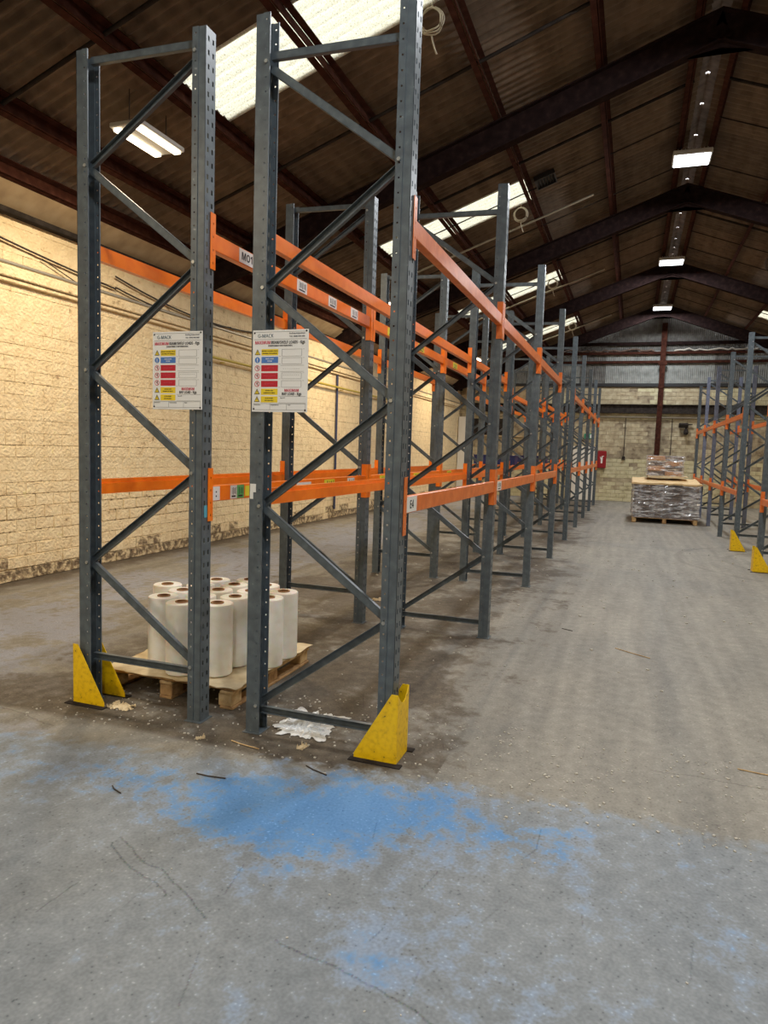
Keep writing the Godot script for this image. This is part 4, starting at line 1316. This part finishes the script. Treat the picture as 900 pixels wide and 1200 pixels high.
	for q in [[-0.045, 0.015, 0.024, 0.07, -0.3], [-0.02, 0.022, 0.06, 0.014, 0.5], [-0.085, 0.022, 0.05, 0.014, -0.6], [-0.02, -0.03, 0.016, 0.06, 0.5], [-0.085, -0.045, 0.07, 0.016, 0.35]]:
		b.box(Vector3(q[0], q[1], z0 + 0.001), Vector3(q[2], q[3], 0.003), Basis(Vector3.BACK, q[4]))
	b.box(Vector3(0.09, 0.0, z0 + 0.001), Vector3(0.07, 0.14, 0.003))
	obj("pictogram", b.mesh(), M.label_white, e)
	var x := base("fire_cabinet", Vector3(-1.16, 1.30, BACK_Z + 0.03))
	tag(x, "red fire extinguisher cabinet hung on the back wall past the rack end", "fire cabinet")
	b = MB.new(); b.cbox(Vector3(0, 0.34, 0.11), Vector3(0.33, 0.68, 0.20), 0.02)
	obj("body", b.mesh(), M.extinguisher_red, x)
	b = MB.new()
	b.box(Vector3(0.0, 0.30, 0.2115), Vector3(0.07, 0.22, 0.003)); b.box(Vector3(0.01, 0.44, 0.2115), Vector3(0.04, 0.06, 0.003)); b.box(Vector3(0.045, 0.47, 0.2115), Vector3(0.07, 0.02, 0.003)); b.box(Vector3(-0.04, 0.37, 0.2115), Vector3(0.02, 0.16, 0.003), Basis(Vector3.BACK, 0.25))
	obj("pictogram", b.mesh(), M.label_white, x)
	# flood lamp on the back wall, unlit
	var w := base("wall_floodlight", Vector3(1.85, 2.98, BACK_Z + 0.04))
	tag(w, "dark unlit floodlight bracketed to the back wall right of the column", "floodlight")
	b = MB.new()
	b.cbox(Vector3(-0.1, 0.06, 0.12), Vector3(0.34, 0.16, 0.14), 0.02, Basis(Vector3.RIGHT, 0.4))
	obj("housing", b.mesh(), M.dark_steel, w)
	b = MB.new(); b.lathe([Vector2(0.0, -0.30), Vector2(0.07, -0.28), Vector2(0.09, -0.2), Vector2(0.06, -0.10), Vector2(0.03, -0.05)], 14)
	obj("sensor", b.mesh(), M.dark_steel, w, Vector3(0, 0, 0.12))
	b = MB.new(); b.box(Vector3(0, -0.04, 0.02), Vector3(0.06, 0.4, 0.06)); b.box(Vector3(0.12, 0.1, 0.06), Vector3(0.2, 0.04, 0.05))
	obj("bracket", b.mesh(), M.dark_steel, w)
	# torn insulation along the sheeting lap
	for part in [[-3.4, 0.55, "brown"], [1.25, 4.2, "pale"]]:
		var pts := []
		var xx: float = part[0]
		while xx < part[1]:
			pts.append(Vector3(xx, 5.90 + rng.randf_range(-0.035, 0.05), BACK_Z + 0.06 + rng.randf_range(-0.02, 0.03)))
			xx += rng.randf_range(0.10, 0.22)
		pipe("insulation_strip", pts, 0.035, M.brown_board if part[2] == "brown" else M.grit, "ragged %s strip of torn insulation lying along the gable rail" % part[2], "insulation")
	# coils of cable hanging at the rooflights
	for i in 4:
		var zz: float = [-7.38, -13.55, -19.1, -25.4][i]
		var co := base("cable_coil", Vector3(-2.25, 6.25, zz))
		tag(co, "pale cable coil hanging from the purlin at the %s rooflight from the near end" % ORD[i], "cable coil", "cable coils at the rooflights")
		for n in 3:
			b = MB.new()
			var pts := []
			for a in 20: pts.append(Vector3((0.135 - 0.014 * n) * sin(TAU * a / 20.0), -0.04 + (0.135 - 0.012 * n) * cos(TAU * a / 20.0), 0.02 * n + 0.012 * sin(a * 1.3 + n)))
			b.tube(pts, 0.008, 6, true)
			obj("loop", b.mesh(), M.rope_pale, co)
		b = MB.new()
		b.tube(sag(Vector3(0.0, -0.17, 0.0), Vector3(0.05, -0.34, -0.06), 0.02, 5), 0.009, 6)
		b.tube([Vector3(0.0, 0.145, 0), Vector3(0, 0.09, 0)], 0.009, 6)
		obj("tail", b.mesh(), M.rope_pale, co)
		# conduit along the slope beside it
		var cz := zz - 0.62
		if i > 0: pipe("roof_conduit", [Vector3(-4.6, roof_y(-4.6) - 0.19, cz), Vector3(-1.0, roof_y(-1.0) - 0.19, cz)], 0.021, M.galvanised, "galvanised conduit slung under the roof slope beside the %s rooflight" % ORD[i], "pipe", "conduits under the roof")
	var cr := base("cable_coil", Vector3(2.75, 6.55, -18.4))
	tag(cr, "dark cable coil dangling under the right roof slope", "cable coil", "cable coils at the rooflights")
	for n in 2:
		b = MB.new()
		var pts := []
		for a in 18: pts.append(Vector3((0.16 - 0.03 * n) * sin(TAU * a / 18.0), -0.25 + 0.2 * cos(TAU * a / 18.0), 0.03 * n + 0.02 * sin(a * 2.0)))
		b.tube(pts, 0.010, 6, true)
		obj("loop", b.mesh(), M.cable_dark, cr)
	b = MB.new(); b.tube([Vector3(0, 0.22, 0), Vector3(0, -0.05, 0)], 0.008, 6)
	obj("tail", b.mesh(), M.cable_dark, cr)
	# louvred vent under the slope
	var v := base("roof_vent", Vector3(-1.72, roof_y(-1.72) - 0.10, -12.75))
	v.rotation.z = atan(SLOPE)
	tag(v, "small black louvred vent under the roof slope beside the second rooflight", "vent")
	b = MB.new()
	for s in [-1, 1]:
		b.box(Vector3(s * 0.17, 0, 0), Vector3(0.02, 0.08, 0.44)); b.box(Vector3(0, 0, s * 0.21), Vector3(0.34, 0.08, 0.02))
	obj("vent_frame", b.mesh(), M.black_plastic, v)
	for n in 6:
		b = MB.new(); b.box(Vector3(-0.13 + n * 0.052, 0.0, 0), Vector3(0.05, 0.006, 0.40), Basis(Vector3.BACK, 0.6))
		obj("slat", b.mesh(), M.black_plastic, v)
	# blue goods on the far racks
	for q in [[-3.0, 1.52, -16.2, 0.0, "blue plastic crate set on the wall-side rack just behind the cross passage"], [-2.95, 1.52, -21.9, 0.0, "blue plastic crate farther back on the wall-side rack, two bays behind the passage"]]:
		var c := base("storage_crate", Vector3(q[0], 1.493, q[2]), q[3])
		tag(c, q[4], "crate")
		b = MB.new()
		b.box(Vector3(0, 0.012, 0), Vector3(0.93, 0.02, 0.36))
		for s in [-1, 1]:
			b.box(Vector3(0, 0.11, s * 0.175), Vector3(0.95, 0.2, 0.014)); b.box(Vector3(s * 0.468, 0.11, 0), Vector3(0.014, 0.2, 0.336))
		obj("body", b.mesh(), M.blue_plastic, c)
		b = MB.new()
		for s in [-1, 1]:
			b.cbox(Vector3(0, 0.205, s * 0.185), Vector3(0.98, 0.022, 0.02), 0.004); b.cbox(Vector3(s * 0.48, 0.205, 0), Vector3(0.02, 0.022, 0.35), 0.004)
		obj("rim", b.mesh(), M.blue_plastic, c)


func build_litter():
	# sticks and scraps that can be told apart
	var sticks := [[-2.04, -3.47, 0.21, -0.2, "pale splinter of wood lying in front of the post with the right board"], [0.10, -6.55, 0.36, -0.62, "pale wooden stick lying in the aisle"], [-0.52, -7.15, 0.12, -0.5, "short dark stick lying in the aisle by the second aisle post"], [-2.0, -3.06, 0.17, 0.05, "brown twig on the blue painted floor"], [-2.35, -2.75, 0.10, -0.5, "small dark twig on the worn blue floor at the left"], [-1.52, -3.34, 0.16, -0.4, "bent dark strip lying near the yellow aisle guard"], [0.80, -4.3, 0.26, -0.1, "pale thin straw on the aisle floor at the right"]]
	for q in sticks:
		var b := MB.new()
		var r := 0.0035
		b.tube([Vector3(-q[2] / 2, r, 0), Vector3(-q[2] * 0.1, r * 1.2, 0.006), Vector3(q[2] / 2, r, -0.004)], r, 6)
		var o := obj("stick", b.mesh(), M.pallet_wood if q[4].begins_with("pale") else M.cable_dark, null, Vector3(q[0], 0.001, q[1]))
		o.rotation.y = q[3]
		tag(o, q[4], "stick")
	var scraps := [[-1.72, -3.58, 0.07, "small cream paper scrap between the near posts of the aisle row"], [-2.33, -3.45, 0.05, "tiny yellowish paper scrap in front of the pallet of rolls"], [-3.08, -3.66, 0.15, "torn cream card scrap at the foot of the wall-side guard"], [-2.66, -7.6, 0.22, "white paper scrap on the floor under the second bay"]]
	for q in scraps:
		var o := obj("paper_scrap", wavy_sheet(q[2], q[2] * 0.6, 0.002, int(q[2] * 1000), 0.03, 0.5), M.card_sheet, null, Vector3(q[0], 0.001, q[1]))
		o.rotation.y = q[0]
		tag(o, q[3], "paper scrap")
	# crumpled film behind the near aisle-row post
	var f := FastNoiseLite.new(); f.seed = 4; f.frequency = 9.0; f.fractal_octaves = 3
	var b := MB.new()
	var n := 26
	var P := func(i: int, j: int) -> Vector3:
		var u := i / float(n) - 0.5; var v := j / float(n) - 0.5
		var rim := 1.0 + 0.45 * f.get_noise_2d(atan2(v, u) * 0.3, 3.0)
		return Vector3(u * 0.34 * rim, 0.004 + 0.05 * absf(f.get_noise_2d(u, v)) * 2.0 * (1.0 - 2.0 * maxf(absf(u), absf(v))) + 0.004 * absf(f.get_noise_2d(u * 4, v * 4)), v * 0.42 * rim)
	for i in n:
		for j in n:
			b.quad(P.call(i, j + 1), P.call(i + 1, j + 1), P.call(i + 1, j), P.call(i, j))
	var sc := obj("film_scrap", b.mesh(), M.film_scrap, null, Vector3(-1.83, 0.001, -3.90))
	tag(sc, "crumpled clear film scrap on the floor behind the post with the right board", "film scrap")
	# grit that nobody could count
	var mm := MultiMesh.new()
	mm.transform_format = MultiMesh.TRANSFORM_3D
	mm.mesh = boxm(Vector3(0.010, 0.004, 0.007))
	mm.instance_count = 1500
	var rg := RandomNumberGenerator.new(); rg.seed = 5
	for k in 1500:
		var x := rg.randf_range(-3.6, 1.6); var z := rg.randf_range(-4.4, -3.3)
		if k > 900: x = rg.randf_range(-3.4, 1.9); z = rg.randf_range(-16.0, -1.7)
		var s := rg.randf_range(0.25, 0.9) if z > -3.2 else (rg.randf_range(0.3, 1.5) if k < 1200 or z > -5.5 else rg.randf_range(0.8, 3.0))
		mm.set_instance_transform(k, Transform3D(Basis(Vector3.UP, rg.randf() * TAU).scaled(Vector3.ONE * s), Vector3(x, 0.0021 * s, z)))
	var g := MultiMeshInstance3D.new()
	g.name = "floor_grit"; g.multimesh = mm; g.material_override = M.grit
	add_child(g)
	tag(g, "pale crumbs and chips scattered over the dirty floor", "grit", "", "stuff")


const RIDGE_ENERGY := 22.0
const BATTEN_ENERGY := 14.5


func _ready():
	rng.seed = 20
	# camera
	var cam := Camera3D.new()
	cam.name = "camera"
	var fwd := Vector3(-sin(YAW) * cos(PITCH), -sin(PITCH), -cos(YAW) * cos(PITCH))
	var r0 := Vector3(cos(YAW), 0, -sin(YAW))
	var u0 := r0.cross(fwd)
	var rt := r0 * cos(ROLL) + u0 * sin(ROLL)
	var up := u0 * cos(ROLL) - r0 * sin(ROLL)
	cam.transform = Transform3D(Basis(rt, up, -fwd), EYE)
	cam.fov = rad_to_deg(2.0 * atan(600.0 / FOCAL))
	cam.near = 0.05; cam.far = 200.0
	add_child(cam)
	cam.current = true
	# overcast sky outside the rooflights, exposure
	var we := WorldEnvironment.new()
	we.name = "environment"
	var env := Environment.new()
	env.background_mode = Environment.BG_COLOR
	env.background_color = Color(0.97, 0.98, 1.0)
	env.background_energy_multiplier = 5.0
	env.tonemap_mode = Environment.TONE_MAPPER_LINEAR
	env.tonemap_exposure = 1.0
	env.sdfgi_enabled = true; env.ssao_enabled = true; env.ssil_enabled = true
	we.environment = env
	add_child(we)

	make_materials()
	build_floor()
	build_walls()
	build_roof()
	for z in [-13.85, -20.75, -26.9]:
		ridge_lamp(z, "bright floodlight under the ridge, %s of three from the near end" % ["nearest", "middle", "farthest"][int(round((-13.85 - z) / 6.5))])
	for z in [-7.6, -1.2, 5.2]:
		ridge_lamp(z, "bright floodlight under the ridge over the front of the hall, %s" % ("near the rack end" if z < -7 else ("above the viewer" if z < 0 else "behind the viewer")))
	for z in [-6.48, -15.1, -24.2, 1.0, 7.0]:
		batten_lamp(-5.1, z, 4.94, "twin batten lamp under the left roof slope, %s" % {-6.48: "in view above the near frame", -15.1: "middle one, above the fourth bay", -24.2: "farthest, near the back wall", 1.0: "left of the viewer", 7.0: "behind the viewer"}[z])
	for z in [-24.2, -16.0, -8.0, 0.0]:
		batten_lamp(6.5, z, 4.94, "twin batten lamp under the right roof slope, %s" % {-24.2: "near the back wall", -16.0: "second from the back", -8.0: "third from the back", 0.0: "right of the viewer"}[z])
	build_racks()
	notice(Vector3(-1.945, 2.183, -3.637), "white rack load notice with coloured warnings, the right one of two")
	notice(Vector3(-2.645, 2.190, -3.637), "white rack load notice with coloured warnings, the left one of two")
	build_front_pallet()
	build_far_stack()
	build_fittings()
	build_litter()
